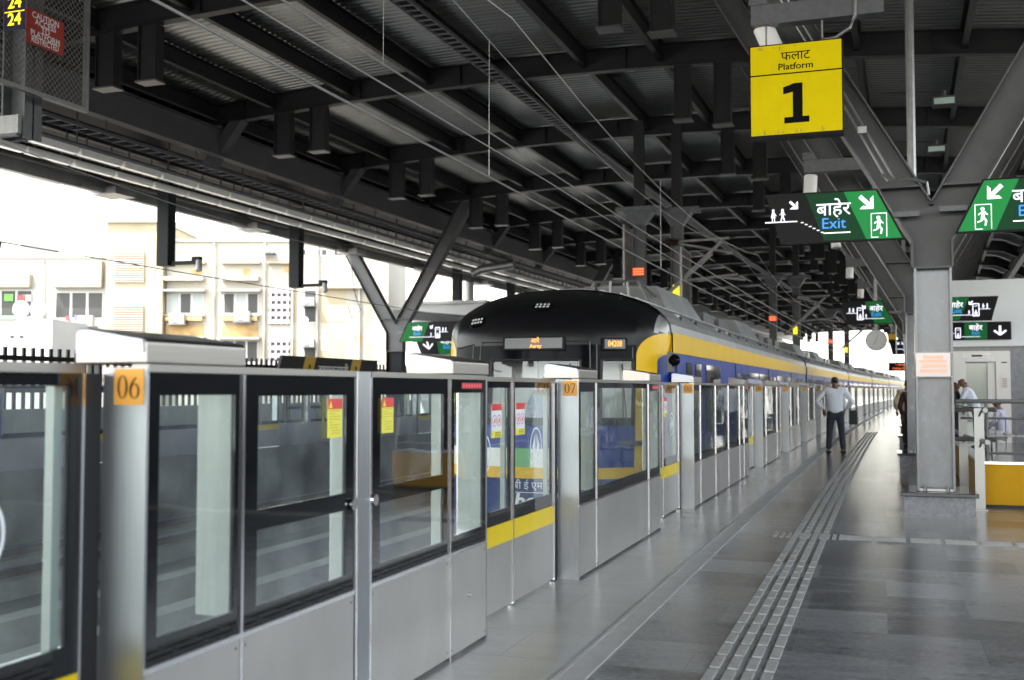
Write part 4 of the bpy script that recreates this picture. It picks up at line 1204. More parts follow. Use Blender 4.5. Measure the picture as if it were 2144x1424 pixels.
def cheek_paint():
    m = bpy.data.materials.new("cheek_paint"); m.use_nodes = True
    N, Lk = m.node_tree.nodes, m.node_tree.links; b = N["Principled BSDF"]
    b.inputs["Roughness"].default_value = .34; b.inputs["Specular IOR Level"].default_value = .22
    tc = N.new("ShaderNodeTexCoord"); sp_ = N.new("ShaderNodeSeparateXYZ"); Lk.new(tc.outputs["Object"], sp_.inputs[0])
    def M(op, a, b_=None):
        n_ = N.new("ShaderNodeMath"); n_.operation = op
        for i_, v_ in enumerate((a, b_)):
            if v_ is None: continue
            if isinstance(v_, (int, float)): n_.inputs[i_].default_value = v_
            else: Lk.new(v_, n_.inputs[i_])
        return n_.outputs[0]
    ux = M('SUBTRACT', 1.47, M('ABSOLUTE', M('SUBTRACT', sp_.outputs[0], CHEEK_X)))
    def arch(w, z0, hgt):
        a_ = M('POWER', M('DIVIDE', M('MAXIMUM', ux, 0.0), w), 2.0); c_ = M('POWER', M('DIVIDE', M('MAXIMUM', M('SUBTRACT', sp_.outputs[2], z0), 0.0), hgt), 2.0)
        return M('LESS_THAN', M('ADD', a_, c_), 1.0)
    x1 = N.new("ShaderNodeMix"); x1.data_type = 'RGBA'; x1.inputs[6].default_value = (.006, .006, .007, 1); x1.inputs[7].default_value = (.78, .47, .005, 1)
    Lk.new(arch(.31, 1.84, .30), x1.inputs[0])
    x2 = N.new("ShaderNodeMix"); x2.data_type = 'RGBA'; x2.inputs[7].default_value = (.014, .045, .28, 1)
    Lk.new(x1.outputs[2], x2.inputs[6]); Lk.new(arch(.115, 1.78, .10), x2.inputs[0])
    Lk.new(x2.outputs[2], b.inputs["Base Color"])
    return m
CHEEK_X = XC - fc.location.x
cheek_m = cheek_paint()
groups = {}
for i in range(len(UN) - 1):
    um = (UN[i] + UN[i + 1]) / 2
    for j in range(nz - 1):
        z = (cols[i][j][2] + cols[i + 1][j][2] + cols[i][j + 1][2] + cols[i + 1][j + 1][2]) / 4
        if any(a < um < b for a, b in holes) and 1.10 < z < 1.80: continue
        if z > 2.14 and abs(um) > 1.33: m = t_roof
        elif abs(um) > 1.16 and z > .40: m = cheek_m
        elif abs(um) > 1.16 and z <= .40: m = t_navy
        elif z > 1.98: m = t_blk
        elif z > 1.02: m = t_mask if z < 2.0 else t_blk
        elif .40 < z < .53: m = t_yel
        elif z < .40: m = t_navy
        elif z < .75 and um < .3: m = white_p if (i % 3) else mat("leaf_green", C("2f9a50"), .3)
        else: m = t_blue
        a = i * nz + j
        groups.setdefault(m, []).append((a, a + nz, a + nz + 1, a + 1))
for m, fs in groups.items(): nose.add(vs, fs, m)
no = nose.build("nose", fc, smooth=True)
# side returns of the nose to the body
q = MB()
for s in (1, -1):
    u = s * 1.47; x = XC + u
    yb = NB(u)
    q.add([(x, yb, -.95), (x, YF + .01, -.95), (x, YF + .01, .4), (x, yb, .4)], [(0, 1, 2, 3)], t_navy)
    q.add([(x, yb, .4), (x, YF + .01, .4), (x, YF + .01, 1.9), (x, yb, 1.9)], [(0, 1, 2, 3)], t_blue)
    q.add([(x, yb, 1.9), (x, YF + .01, 1.9), (x, YF + .01, 2.13), (x, yb + .1, 2.13)], [(0, 1, 2, 3)], t_yel)
q.build("cheek", fc)
# raised mask frames, glass, displays, lamps
def onface(u, z): return Vector((XC + u, NB(u) + max(0, z - 1.1) * .10, z))
q = MB()
for pts in ([(-.72, 2.02), (.66, 2.02)], [(-.72, 2.02), (-.78, 1.05)], [(.66, 2.02), (.70, 1.05)], [(.74, 1.98), (1.12, 1.96)], [(.74, 1.98), (.76, 1.05)], [(1.12, 1.96), (1.15, 1.05)], [(-1.12, 1.96), (-.84, 2.0)], [(-.84, 2.0), (-.86, 1.05)]):
    (u0, z0), (u1, z1) = pts
    q.tube([onface(u0 + (u1 - u0) * t / 6, z0 + (z1 - z0) * t / 6) + Vector((0, .002, 0)) for t in range(7)], .009, mat('frame_line', (.03, .03, .032), .4), 6)
q.build("mask_frame", fc)
for (u0, u1) in holes:
    q = MB(); a, b_, c, d = onface(u0, 1.1), onface(u1, 1.1), onface(u1, 1.8), onface(u0, 1.8)
    n = 8; vs = []
    for k in range(n + 1):
        u = u0 + (u1 - u0) * k / n; vs += [onface(u, 1.1) + Vector((0, .015, 0)), onface(u, 1.8) + Vector((0, .015, 0))]
    q.add(vs, [(2 * k, 2 * k + 2, 2 * k + 3, 2 * k + 1) for k in range(n)], cgl)
    w = q.build("windscreen", fc)
    q = MB()
    for p0, p1 in (((u0, 1.1), (u0, 1.8)), ((u1, 1.1), (u1, 1.8)), ((u0, 1.8), (u1, 1.8)), ((u0, 1.1), (u1, 1.1))):
        q.tube([onface(p0[0] + (p1[0] - p0[0]) * t / 6, p0[1] + (p1[1] - p0[1]) * t / 6) for t in range(7)], .016, rubber, 6)
    q.build("window_seal", w)
    q = MB(); uu = u1 - .05
    q.tube([onface(uu, 1.08) + Vector((0, -.03, 0)), onface(uu - .06, 1.75) + Vector((0, -.03, 0))], .010, rubber, 6); q.build("wiper", w)
q = MB()   # cab lining seen through the windscreens
q.box(XC - 1.3, XC + 1.3, 13.02, 13.05, .6, 1.98, t_ins)
for u in (-.2, .32, .9): q.box(XC + u, XC + u + .012, 13.012, 13.0195, .6, 1.98, mat("lining_seam", (.2, .2, .2), .6))
q.box(XC - .52, XC - .42, 12.995, 13.0195, 1.86, 1.92, rubber)
q.build("cab_wall", fc)
q = MB(); q.box(XC - 1.3, XC + 1.3, 12.4, 13.0, .80, .84, t_grey); q.build("cab_desk", fc)
def disp(u0, u1, z0, z1, name):
    q = MB(); a = onface((u0 + u1) / 2, (z0 + z1) / 2); sl = .37 * (u0 + u1)
    fu = Vector((1, sl, 0)).normalized(); fr = (fu, Vector((0, .1, 1)).normalized(), fu.cross(Vector((0, .1, 1)).normalized()))
    if fr[2].y > 0: fr = (fr[0], fr[1], -fr[2])
    w, h = (u1 - u0) / 2, (z1 - z0) / 2
    q.flat([(-w - .03, -h - .02), (w + .03, -h - .02), (w + .03, h + .02), (-w - .03, h + .02)], a, fr, t_mask, .02)
    q.flat([(-w, -h), (w, -h), (w, h), (-w, h)], a, fr, mat("display_glass", (.10, .105, .10), .15, 0, spec=.3), .004, .0205)
    return q, a, fr, name
q, a, fr, nm_ = disp(-.36, .36, 1.935, 2.06, "destination_display")
text(q, "\u0906\u0930\u0947", .075, a + fr[0] * .02 + fr[1] * .028, fr, led, .004, lift=.026, depth=.001)
text(q, "Aarey", .062, a + fr[0] * .03 - fr[1] * .036, fr, led, .012, lift=.026, depth=.001)
q.build("destination_display", fc)
q, a, fr, nm_ = disp(.80, 1.06, 1.93, 2.04, "number_display")
text(q, "04208", .098, a, fr, led, .008, lift=.026, depth=.001, sx=.74)
q.build("number_display", fc)
def dome_pt(u, f):
    zb, zt = 2.05, zmax(u); yb = NB(u) + .095; yt = YF + .25
    return Vector((XC + u, yb + (yt - yb) * (1 - math.sqrt(1 - f * f)), zb + (zt - zb) * f))
led_w = mat("lamp_led", (.75, .78, .78), .15, .3)
for u, f in ((.03, .60), (-.82, .40)):
    p0 = dome_pt(u, f); du = (dome_pt(u + .05, f) - p0).normalized(); dv = (dome_pt(u, f + .05) - p0).normalized(); nrm = du.cross(dv)
    if nrm.y > 0: nrm = -nrm
    q = MB(); n = 24; vs = [p0 + du * math.cos(2 * math.pi * k / n) * .13 + dv * math.sin(2 * math.pi * k / n) * .085 + nrm * .012 for k in range(n)] + [p0 + du * math.cos(2 * math.pi * k / n) * .14 + dv * math.sin(2 * math.pi * k / n) * .095 - nrm * .02 for k in range(n)]
    q.add(vs, [tuple(range(n))] + [(k, (k + 1) % n, n + (k + 1) % n, n + k) for k in range(n)], t_mask)
    h_ = q.build("headlight", fc)
    q = MB()
    for r_ in (-1, 1):
        for c_ in range(4): q.disc(p0 + du * (-.072 + c_ * .048) + dv * r_ * .027 + nrm * .0125, 0, .018, (du, dv, nrm), led_w, 12, .006)
    q.build("lamp_cluster", h_)
# maker's lettering low on the nose
q = MB(); O = (XC + .08, NB(0) - .115, .27)
text(q, "\u092c\u0940 \u0908 \u090f\u092e \u090f\u0932", .12, Vector(O) + Z3 * .05, FRONT, white_ink, .004)
seg(q, (-.3, -.03), (.3, -.03), .008, Vector(O), FRONT, white_ink)
text(q, "beml", .22, Vector(O) - Z3 * .13, FRONT, white_ink, .03, sx=1.2, shear=.15); q.build("lettering", fc)
# cab side: door edges, small windows, camera ball, coupler
side(13.42, 13.50, -.02, 1.88, rubber, .012, name="door_gap")
for a, b_ in ((14.15, 14.55), (14.85, 15.3)): side(a, b_, 1.45, 1.80, t_win, .012)
side(15.75, 17.1, .85, 1.80, t_win, .012)
q = MB()
bm = bmesh.new(); bmesh.ops.create_uvsphere(bm, u_segments=20, v_segments=14, radius=.075)
q.add([(v.co.x * 1 + x0_ if False else v.co.x - 2.40, v.co.y * 1.15 + 12.98, v.co.z + 1.80) for v in bm.verts], [[v.index for v in f.verts] for f in bm.faces], t_mask); bm.free()
q.box(-2.478, -2.42, 12.93, 13.03, 1.66, 1.9, t_gear2)
q.build("mirror_camera", fc, smooth=False)
q = MB(); q.box(XC - .3, XC + .3, 11.85, 12.15, -.85, -.55, t_grey); q.tube([(XC, 12.1, -.7), (XC, 11.6, -.7)], .12, t_grey, 12); q.build("coupler", fc)
# folded collector frame just behind the dome
q = MB()
px, py = XC + .35, 15.0
for a, b_ in (((-.5, 0, 2.62), (-.35, .1, 3.0)), ((.5, 0, 2.62), (.30, .1, 3.0)), ((-.35, .1, 3.0), (.30, .1, 3.0)), ((-.35, .1, 3.0), (-.5, 1.2, 2.7)), ((.30, .1, 3.0), (.5, 1.2, 2.7)), ((-.1, .05, 3.0), (-.1, .0, 2.66)), ((.15, .05, 2.98), (.2, .0, 2.66)), ((-.7, -.3, 2.80), (.1, .2, 2.70)), ((-.7, -.3, 2.80), (-.5, 0, 2.62))):
    q.tube([(px + a[0], py + a[1], a[2]), (px + b_[0], py + b_[1], b_[2])], .022, galv, 6)
q.build("collector_frame", fc)
y = YF + 20.4 + .5
for k, o in enumerate(("second", "third", "fourth", "fifth", "sixth")):
    car(y, 21.9, "%s car of the metro train with yellow roof band, counted from the cab" % o); y += 22.4
q = MB(); 
for k in range(5):
    yy = YF + 20.4 + .25 + k * 22.4
    q.sweep([(XC - 1.1, -.6), (XC + 1.1, -.6), (XC + 1.1, 2.2), (XC - 1.1, 2.2)], [yy - .26, yy + .26], rubber)
    break
tag(q.build("gangway_bellows"), "black folded gangway between the first and second train cars", "bellows")

# ---------------------------------------------------------------- near platform, right side: stairwell, rails, lift
gal_w = mat("lift_wall_white", (.66, .68, .69), .45, 0, noise=.03, nscale=1)
och = mat("yellow_cladding", (.60, .31, .004), .4, 0, noise=.05, nscale=2, spec=.12)
sst = mat("rail_stainless", (.27, .27, .265), .36, .7)
r = thing("stair_parapet", "low yellow clad parapet round the stairwell, right of the nearest column", "parapet", (2.5, 14.6, 0))
q = MB(); q.box(1.12, 2.4, 14.46, 14.60, .035, .53, och); q.box(1.12, 1.24, 14.61, 21.4, .035, .53, och); q.build("cladding", r)
q = MB(); q.box(1.10, 2.42, 14.44, 14.62, .531, .56, alu); q.box(1.10, 1.26, 14.621, 21.42, .531, .56, alu); q.box(1.3, 2.4, 14.7, 14.95, .40, .52, granite_d); q.build("coping", r)
q = MB(); q.box(1.12, 2.4, 14.465, 14.59, .001, .034, rubber); q.build("skirting", r)
r = thing("guard_rail", "stainless guard rail with thin bars standing on the yellow parapet", "railing", (2.5, 15, .56))
q = MB(); q.tube([(.85, 14.53, 1.30), (2.4, 14.53, 1.30)], .028, sst, 10); q.tube([(.9, 14.53, 1.09), (2.4, 14.53, 1.09)], .014, sst, 8); q.tube([(1.15, 14.53, .66), (2.4, 14.53, .66)], .014, sst, 8); q.build("rail_bar", r)
for x in (1.20, 1.72, 2.34):
    q = MB(); q.tube([(x, 14.53, .56), (x, 14.53, 1.29)], .022, sst, 8); q.build("post", r)
q = MB()
for k in range(9):
    x = 1.3 + k * .115
    q.tube([(x, 14.53, .66), (x, 14.53, 1.09)], .006, sst, 5)
q.build("baluster", r)
r = thing("stair_handrail", "double stainless handrail on flat posts between the column and the parapet", "handrail", (1.0, 14.2, 0))
for x, y, z in ((1.08, 14.1, 1.22), (.98, 15.3, 1.22)):
    q = MB(); q.box(x - .055, x + .055, y - .012, y + .012, .0, z, sst); q.box(x - .08, x + .08, y - .05, y + .05, .0, .012, sst); q.build("post", r)
q = MB()
for z, yl in ((1.20, 13.95), (.83, 13.7)):
    q.tube([(.98, 19, z), (1.0, 15.2, z), (1.04, 14.6, z - .0), (1.12, yl + .3, z), (1.14, yl, z)], .030, sst, 12)
    q.tube([(.80, 15.0, z - .02), (1.04, 14.6, z), (1.3, 14.4, z)], .028, sst, 12)
q.build("rail_bar", r)
q = MB()
for x, y in ((1.08, 14.1), (.98, 15.3)):
    for z in (1.12, .75): q.tube([(x, y, z), (x + .02, y - .05, z + .06)], .012, sst, 6)
q.build("rail_bracket", r)
# lift tower
r = thing("lift_tower", "white lift tower with grey stone lower wall, behind the nearest column", "lift tower", (4, 34, 0))
gw = mat("lift_granite", (.15, .16, .185), .25, 0, noise=.25, nscale=9)
ox = off(32)
q = MB(); q.box(1.05 + ox, 7.5, 32.0, 37, 2.62, 4.45, gal_w); q.build("upper_wall", r)
q = MB(); q.box(1.08 + ox, 7.5, 32.03, 37, 0, 2.615, gw); q.build("lower_wall", r)
q = MB(); q.box(1.02 + ox, 7.5, 31.97, 37, 2.59, 2.625, granite_d); q.build("string_course", r)
lift_st = mat('lift_stainless', (.46, .45, .44), .45, .8)
d0 = 1.35 + ox
q = MB(); q.box(d0, d0 + .55, 31.9, 32.02, 0, 2.49, lift_st); q.box(d0 + 1.32, d0 + 1.68, 31.9, 32.02, 0, 2.49, lift_st); q.box(d0 + .551, d0 + 1.319, 31.9, 32.02, 2.2, 2.49, lift_st); fo = q.build("door_frame", r)
q = MB(); q.box(d0 + .48, d0 + 1.18, 31.88, 31.899, 2.30, 2.42, white_p); q.box(d0 + .72, d0 + .98, 31.872, 31.8795, 2.34, 2.385, ink); q.build("floor_indicator", fo)
q = MB(); q.box(d0 + 1.44, d0 + 1.62, 31.88, 31.899, 1.45, 1.85, lift_st)
for k in range(6): q.box(d0 + 1.47, d0 + 1.59, 31.872, 31.8795, 1.50 + k * .045, 1.52 + k * .045, mat("call_print", (.3, .2, .18), .5))
q.box(d0 + 1.46, d0 + 1.60, 31.885, 31.899, 2.16, 2.19, ink); q.build("call_panel", fo)
q = MB(); q.box(d0 + .58, d0 + 1.10, 32.022, 32.027, 0.02, 2.16, mat("lift_glass", (.14, .18, .17), .04, .2, spec=.9)); q.box(d0 + 1.12, d0 + 1.31, 32.0, 32.027, .02, 2.18, lift_st); q.box(d0 + .555, d0 + .575, 32.0, 32.027, .02, 2.18, steel); q.build("lift_door", r)
r = thing("lift_sign", "flat black and green exit sign with a white down arrow on the lift tower", "sign", (2.5, 31.95, 3.05))
q = MB(); x1 = 3.30; q.box(1.35, x1, 31.94, 31.998, 2.80, 3.29, blk); q.build("sign_box", r)
q = MB(); O = (x1, 31.9395, 2.80)
q.flat([(-1.18, .02), (-.60, .02), (-.60, .47), (-1.18, .47)], O, FRONT, g3, .001)
text(q, "\u092c\u093e\u0939\u0947\u0930", .19, (x1 - .89, 31.9395, 3.13), FRONT, glow_w, .012); text(q, "Exit", .13, (x1 - .89, 31.9395, 2.985), FRONT, glow_b, .006)
seg(q, (-1.25, .09), (-.78, .09), .012, O, FRONT, glow_w)
seg(q, (-.28, .38), (-.28, .14), .06, O, FRONT, glow_w); seg(q, (-.28, .13), (-.43, .25), .05, O, FRONT, glow_w); seg(q, (-.28, .13), (-.13, .25), .05, O, FRONT, glow_w)
lift_icon(q, -1.34, .06, .27, O, FRONT, glow_w); walker(q, -1.52, .19, .11, O, FRONT, glow_w); walker(q, -1.62, .19, .11, O, FRONT, glow_w, skirt=True); seg(q, (-1.7, .185), (-1.42, .185), .01, O, FRONT, glow_w)
q.build("sign_face", r)
# unseen edge wall, far right, added to cut light from that side
q = MB(); q.sweep([(7.3, .001), (7.45, .001), (7.45, 3.0), (7.3, 3.0)], [y for y in YS if y > -26 and y < 158], mat('light_cut_wall', (.16, .165, .17), .5, 0, noise=.15, nscale=.8))
tag(q.build("light_cut_wall"), "long grey unseen wall added along the outer edge of the near platform to cut side light", "wall")

# ---------------------------------------------------------------- opposite side: fence, name board, lift tower
fx = -22.9
q = MB()
for z in (1.35, 2.25): q.sweep([(fx - .05, z), (fx + .05, z), (fx + .05, z + .14), (fx - .05, z + .14)], [y for y in YS if -6 <= y <= 120], postm)
fence = thing("parapet_fence", "black barred fence along the outer edge of the opposite platform", "fence", (fx, 40, 0))
q.build("fence_rail", fence)
q = MB(); yy = 8.0
while yy < 62: q.box(fx - .03 + off(yy), fx + .03 + off(yy), yy, yy + .10, .9, 2.62, postm); yy += .34
q.build("bar", fence)
q = MB(); q.sweep([(fx - .1, .001), (fx + .1, .001), (fx + .1, .9), (fx - .1, .9)], [y for y in YS if -6 <= y <= 120], conc); q.build("plinth_wall", fence)
r = thing("station_name_board", "black station name board with two yellow stripes beyond the tracks", "sign", (-21.8, 40, 2))
x = -21.7; ya, yb = 35.4, 43.6; L = yb - ya
q = MB(); q.flat([(0, 0), (L, 0), (L + .55, 1.25), (.55, 1.25)], (x, ya, 1.5), SIDE, blk, -.12); q.build("board", r)
q = MB(); O = (x, ya, 1.5)
for a in (1.75, 5.75):
    q.flat([(a, 0), (a + .85, 0), (a + 1.4, 1.25), (a + .55, 1.25)], O, SIDE, mat("stripe_yellow", C("c09a10"), .5), .004)
    c = Vector(O) + Y3 * (a + .70) + Z3 * .55 + X3 * .005
    q.disc(c, .06, .2, SIDE, ink, 6, .002); q.disc(c + Y3 * .16 + Z3 * .3, .03, .10, SIDE, ink, 6, .002)
text(q, "\u0921\u0939\u093e\u0923\u0942\u0915\u0930\u0935\u093e\u0921\u0940", .52, Vector(O) + Y3 * 4.6 + Z3 * .72, SIDE, white_ink, .006)
text(q, "Dahanukarwadi", .36, Vector(O) + Y3 * 4.6 + Z3 * .22, SIDE, mat("name_blue", C("1f5aa8"), .5), .006)
q.build("lettering", r)
q = MB(); q.box(x - .3, x - .13, ya + 1.2, ya + 1.35, 0, 2.5, postm); q.box(x - .3, x - .13, yb - 1, yb - .85, 0, 2.5, postm); q.build("leg", r)
r = thing("lift_tower", "white boxy lift tower on the opposite platform, behind its exit signs", "lift tower", (-20, 50, 0))
q = MB(); q.box(-21.9, -18.2, 48.4, 53, 0, 5.6, gal_w); q.build("wall", r)
q = MB(); q.box(-22.0, -18.0, 48.2, 53.2, 5.601, 5.75, galv); q.build("roof", r)
q = MB(); q.add([(-22.6, 47.6, 4.9), (-16.5, 47.6, 4.35), (-16.5, 47.6, 4.75), (-22.6, 47.6, 5.35), (-22.6, 47.8, 4.9), (-16.5, 47.8, 4.35), (-16.5, 47.8, 4.75), (-22.6, 47.8, 5.35)], [(0, 1, 2, 3), (4, 7, 6, 5), (0, 4, 5, 1), (1, 5, 6, 2), (2, 6, 7, 3), (3, 7, 4, 0)], mid)
tag(q.build("canopy_beam"), "sloping grey beam in front of the far lift tower", "beam")
r = thing("lift_sign", "black and green exit sign with a white arrow, on the far lift tower", "sign", (-20.4, 48.2, 3.6))
q = MB(); O = (-21.75, 48.2, 3.15)
q.flat([(.42, 0), (3.0, 0), (3.0, .95), (.0, .95)], O, FRONT, blk, -.1); q.build("sign_box", r)
q = MB(); q.flat([(1.35, .02), (2.35, .02), (2.2, .93), (1.15, .93)], O, FRONT, g3, .002)
text(q, "\u092c\u093e\u0939\u0947\u0930", .34, Vector(O) + X3 * 1.72 + Z3 * .62, FRONT, glow_w, .012); text(q, "Exit", .26, Vector(O) + X3 * 1.76 + Z3 * .34, FRONT, glow_b, .006)
seg(q, (.68, .75), (.8, .3), .07, O, FRONT, glow_w); seg(q, (.82, .27), (.5, .5), .06, O, FRONT, glow_w); seg(q, (.82, .27), (1.02, .52), .06, O, FRONT, glow_w)
lift_icon(q, 2.55, .2, .55, O, FRONT, glow_w); q.build("sign_face", r)
r = thing("roof_duct", "silver bent duct pipe standing on the far lift tower", "duct", (-19.8, 51, 5.75))
q = MB(); q.tube([(-19.9, 51, 5.75), (-19.9, 51, 6.9), (-19.7, 51, 7.35), (-19.25, 51, 7.55), (-17.5, 51, 7.75)], .22, galv, 14); q.build("pipe", r, smooth=False)

# ---------------------------------------------------------------- houses beyond the opposite platform
PSI = R(19.056)
FW_, RT_ = Vector((-math.sin(PSI), math.cos(PSI), 0)), Vector((math.cos(PSI), math.sin(PSI), 0))
wall_w = mat("house_white", (0.330, 0.321, 0.294), .9, 0, noise=.06, nscale=.6)
wall_c = mat("house_cream", (0.294, 0.246, 0.161), .9, 0, noise=.12, nscale=.7)
stain_m = mat("house_stained", (0.360, 0.236, 0.105), .9, 0, noise=.35, nscale=1.6)
louv = mat("house_louvre", (.22, .15, .12), .8)
hwin = mat("house_window", (.045, .045, .042), .3, 0, spec=.2)
hwin2 = mat("house_blind", (.26, .28, .27), .4)
hfr = mat("window_frame", (.40, .40, .38), .5)
ac_m = mat("ac_case", (.34, .33, .30), .6)
def HX(x, D=60): return (x - 1072) / 2250 * D
def HZ(y, D=60): return 1.45 + (815 - y) / 2250 * D
def place(root, D=60): root.location = FW_ * D; root.rotation_euler = (0, 0, PSI)
def hbox(mb, x0, x1, y0, y1, d0, d1, m, D=60): return mb.box(HX(x0, D), HX(x1, D), d0, d1, HZ(y1, D), HZ(y0, D), m)
def win(root, x0, x1, y0, y1, panes=2, blind=False, D=60, hood=True):
    q = MB()
    hbox(q, x0, x1, y0, y1, -.02, .0, hfr, D); fo = q.build("window", root)
    q = MB(); w = (x1 - x0) / panes
    for k in range(panes): hbox(q, x0 + w * k + 3, x0 + w * (k + 1) - 2, y0 + 3, y1 - 3, -.03, -.021, hwin2 if blind and k % 2 == (0 if blind == 1 else 1) else hwin, D)
    q.build("pane", fo)
    if hood:
        q = MB(); hbox(q, x0 - 6, x1 + 6, y0 - 5, y0 - 1, -.55, 0, wall_w, D); q.build("hood", fo); q = MB(); hbox(q, x0 - 4, x1 + 4, y1 + 1, y1 + 4, -.2, 0, wall_w, D); q.build("sill", fo)
def house(label, x0, x1, ytop, m, D=60, depth=10, d=0.0):
    r = thing("apartment_house", label, "house", (0, 0, 0), "pale houses beyond the opposite platform")
    q = MB(); q.box(HX(x0, D), HX(x1, D), d, depth, -9, HZ(ytop, D), m); q.build("wall", r)
    q = MB(); q.box(HX(x0 - 3, D), HX(x1 + 3, D), d - .12, depth, HZ(ytop, D) + .003, HZ(ytop - 5, D), wall_w); q.build("roof_edge", r)
    return r
r = house("white house at the left with a dark wide window and cream spandrels", -160, 224, 540, wall_w)
for x0, x1, y in ((-70, 65, 575), (112, 215, 548)):
    q = MB(); hbox(q, x0, x1, y, 602, -.45, 0, wall_c); q.build("balcony_front", r)
win(r, -70, 65, 606, 665, 4, hood=False); win(r, 112, 214, 610, 668, 3, hood=False); win(r, 112, 214, 745, 790, 3); win(r, -70, 60, 745, 790, 4)
place(r)
r = house("narrow cream house with brown louvred panels and tanks on its top", 226, 344, 468, wall_c, d=-.5)
for y0, y1 in ((528, 592), (640, 698), (740, 790)):
    q = MB()
    hbox(q, 243, 306, y0, y1, -.53, -.5, louv)
    k = y0 + 2
    while k < y1: hbox(q, 243, 306, k, k + 2.2, -.60, -.531, mat("louvre_blade", (.38, .30, .25), .8)); k += 5
    q.build("louvre", r)
q = MB(); hbox(q, 222, 348, 455, 467, -.7, 6, mat("weathered_parapet", (.42, .38, .30), .9, 0, noise=.4, nscale=1.5)); q.build("parapet", r)
place(r)
for x, w, y, lab in ((262, 26, 415, "larger rooftop water tank on the narrow cream house"), (300, 18, 420, "smaller rooftop water tank on the narrow cream house")):
    t = thing("water_tank", lab, "tank", (0, 0, 0), "rooftop water tanks")
    q = MB(); cx = HX(x); rr = HX(w) - HX(0); rr = rr / 2
    q.tube([(cx, 2, HZ(452)), (cx, 2, HZ(y + 4)), (cx, 2, HZ(y))], rr, ac_m, 14, rr * .8); q.build("barrel", t)
    q = MB(); hbox(q, x - w * .6, x + w * .6, 452.2, 455, 1, 3, conc); q.build("stand", t); place(t)
r = house("long cream house with pale sliding windows and stained walls, behind the hanging posts", 346, 812, 505, mat("house_cream_pale", (0.321, 0.294, 0.241), .9, 0, noise=.08, nscale=.5))
for x0, x1, b in ((328 + 20, 425, 1), (465, 540, 2)):
    win(r, x0, x1, 612, 658, 3, b); win(r, x0, x1, 712, 760, 3, False)
    q = MB(); hbox(q, x0 - 2, x1, 680, 708, -.03, 0, stain_m); hbox(q, x0, x1, 664, 672, -.35, -.031, stain_m); q.build("stained_panel", r)
    q = MB(); hbox(q, x0 - 2, x1 + 2, 580, 588, -.5, 0, wall_w); q.build("ledge", r)
for y0 in (605, 708):
    q = MB()
    hbox(q, 562, 607, y0, y0 + 75, -.02, 0, mat("lattice_shade", (.09, .08, .085), .9))
    for k in range(5): hbox(q, 562, 607, y0 + k * 16, y0 + k * 16 + 9, -.10, -.021, mat("lattice_block", (.34, .30, .32), .9))
    for k in range(4): hbox(q, 564 + k * 12, 568 + k * 12, y0 + 1, y0 + 74, -.13, -.101, mat("lattice_block", (.5, .5, .5)))
    q.build("lattice", r)
    win(r, 634, 662, y0, y0 + 72, 1, hood=False)
for x0, x1 in ((548, 556), (610, 620), (667, 722), (765, 779)):
    q = MB(); hbox(q, x0, x1, 608, 676, -.012, 0, wall_c); q.build("panel", r); q = MB(); hbox(q, x0, x1, 710, 760, -.012, 0, wall_c); q.build("panel", r)
for x0, x1 in ((558, 575), (612, 640), (655, 684), (695, 740)): win(r, x0, x1, 519, 536, 2, hood=False)
q = MB(); q.tube([(HX(735), -.1, HZ(560)), (HX(742), -.25, HZ(610)), (HX(755), -.3, HZ(650)), (HX(738), -.3, HZ(668)), (HX(728), -.2, HZ(640))], .03, rubber, 6); q.build("loose_cable", r)
place(r)
acs = ((375, 668, 1, "air conditioner under the first pale sliding window from the left"), (511, 663, 1, "air conditioner under the second pale sliding window from the left"), (185, 672, 1, "air conditioner under the white house's dark window"), (648, 632, .8, "window air conditioner above the dish on the long cream house"), (648, 718, .8, "window air conditioner lowest on the long cream house"), (566, 524, .6, "small air conditioner high on the long cream house"))
for x, y, s, lab in acs:
    t = thing("air_conditioner", lab, "air conditioner", (0, 0, 0), "air conditioners on the houses")
    q = MB(); q.box(HX(x) - .40 * s, HX(x) + .40 * s, -.62, -.25, HZ(y) - .27 * s, HZ(y) + .27 * s, ac_m); q.build("case", t)
    q = MB(); q.disc((HX(x) - .1 * s, -.621, HZ(y)), 0, .24 * s, FRONT, mat("ac_grille", (.18, .18, .18), .6), 20, .02); q.disc((HX(x) - .1 * s, -.642, HZ(y)), .05, .16 * s, FRONT, ac_m, 20, .01); q.build("fan", t)
    q = MB(); q.box(HX(x) - .5 * s, HX(x) + .5 * s, -.65, 0, HZ(y) - .34 * s, HZ(y) - .305 * s, galv); q.build("shelf", t); place(t)
for x, y, rr, lab in ((62, 650, .46, "left one of two white satellite dishes before the white house"), (97, 650, .44, "right one of two white satellite dishes before the white house"), (641, 670, .16, "little white satellite dish on the long cream house")):
    t = thing("satellite_dish", lab, "satellite dish", (0, 0, 0), "satellite dishes on the houses")
    q = MB(); c = Vector((HX(x), -1.2 if rr > .3 else -.35, HZ(y))); vs = [c + Vector((0, .12, 0))]; fs = []
    for i, (a, b_) in enumerate(((.5, .09), (1, 0))):
        for k in range(20): vs.append(c + Vector((math.cos(k * math.pi / 10) * rr * a, b_, math.sin(k * math.pi / 10) * rr * a)))
    for k in range(20): fs += [(0, 1 + k, 1 + (k + 1) % 20), (1 + k, 21 + k, 21 + (k + 1) % 20, 1 + (k + 1) % 20)]
    q.add(vs, fs, white_p); q.build("dish", t, smooth=True)
    q = MB(); q.tube([tuple(c + Vector((0, .12, 0))), tuple(c + Vector((0, .5, -.6 * rr))), tuple(c + Vector((0, 1.2 if rr > .3 else .36, -1.2 * rr)))], .03, galv, 6); q.tube([tuple(c + Vector((0, .05, -rr))), tuple(c + Vector((0, -.35, -.1)))], .015, galv, 5); q.build("mount", t); place(t)
t = thing("rooftop_cabin", "low white cabin with a green edge, in front of the white house", "cabin", (0, 0, 0))
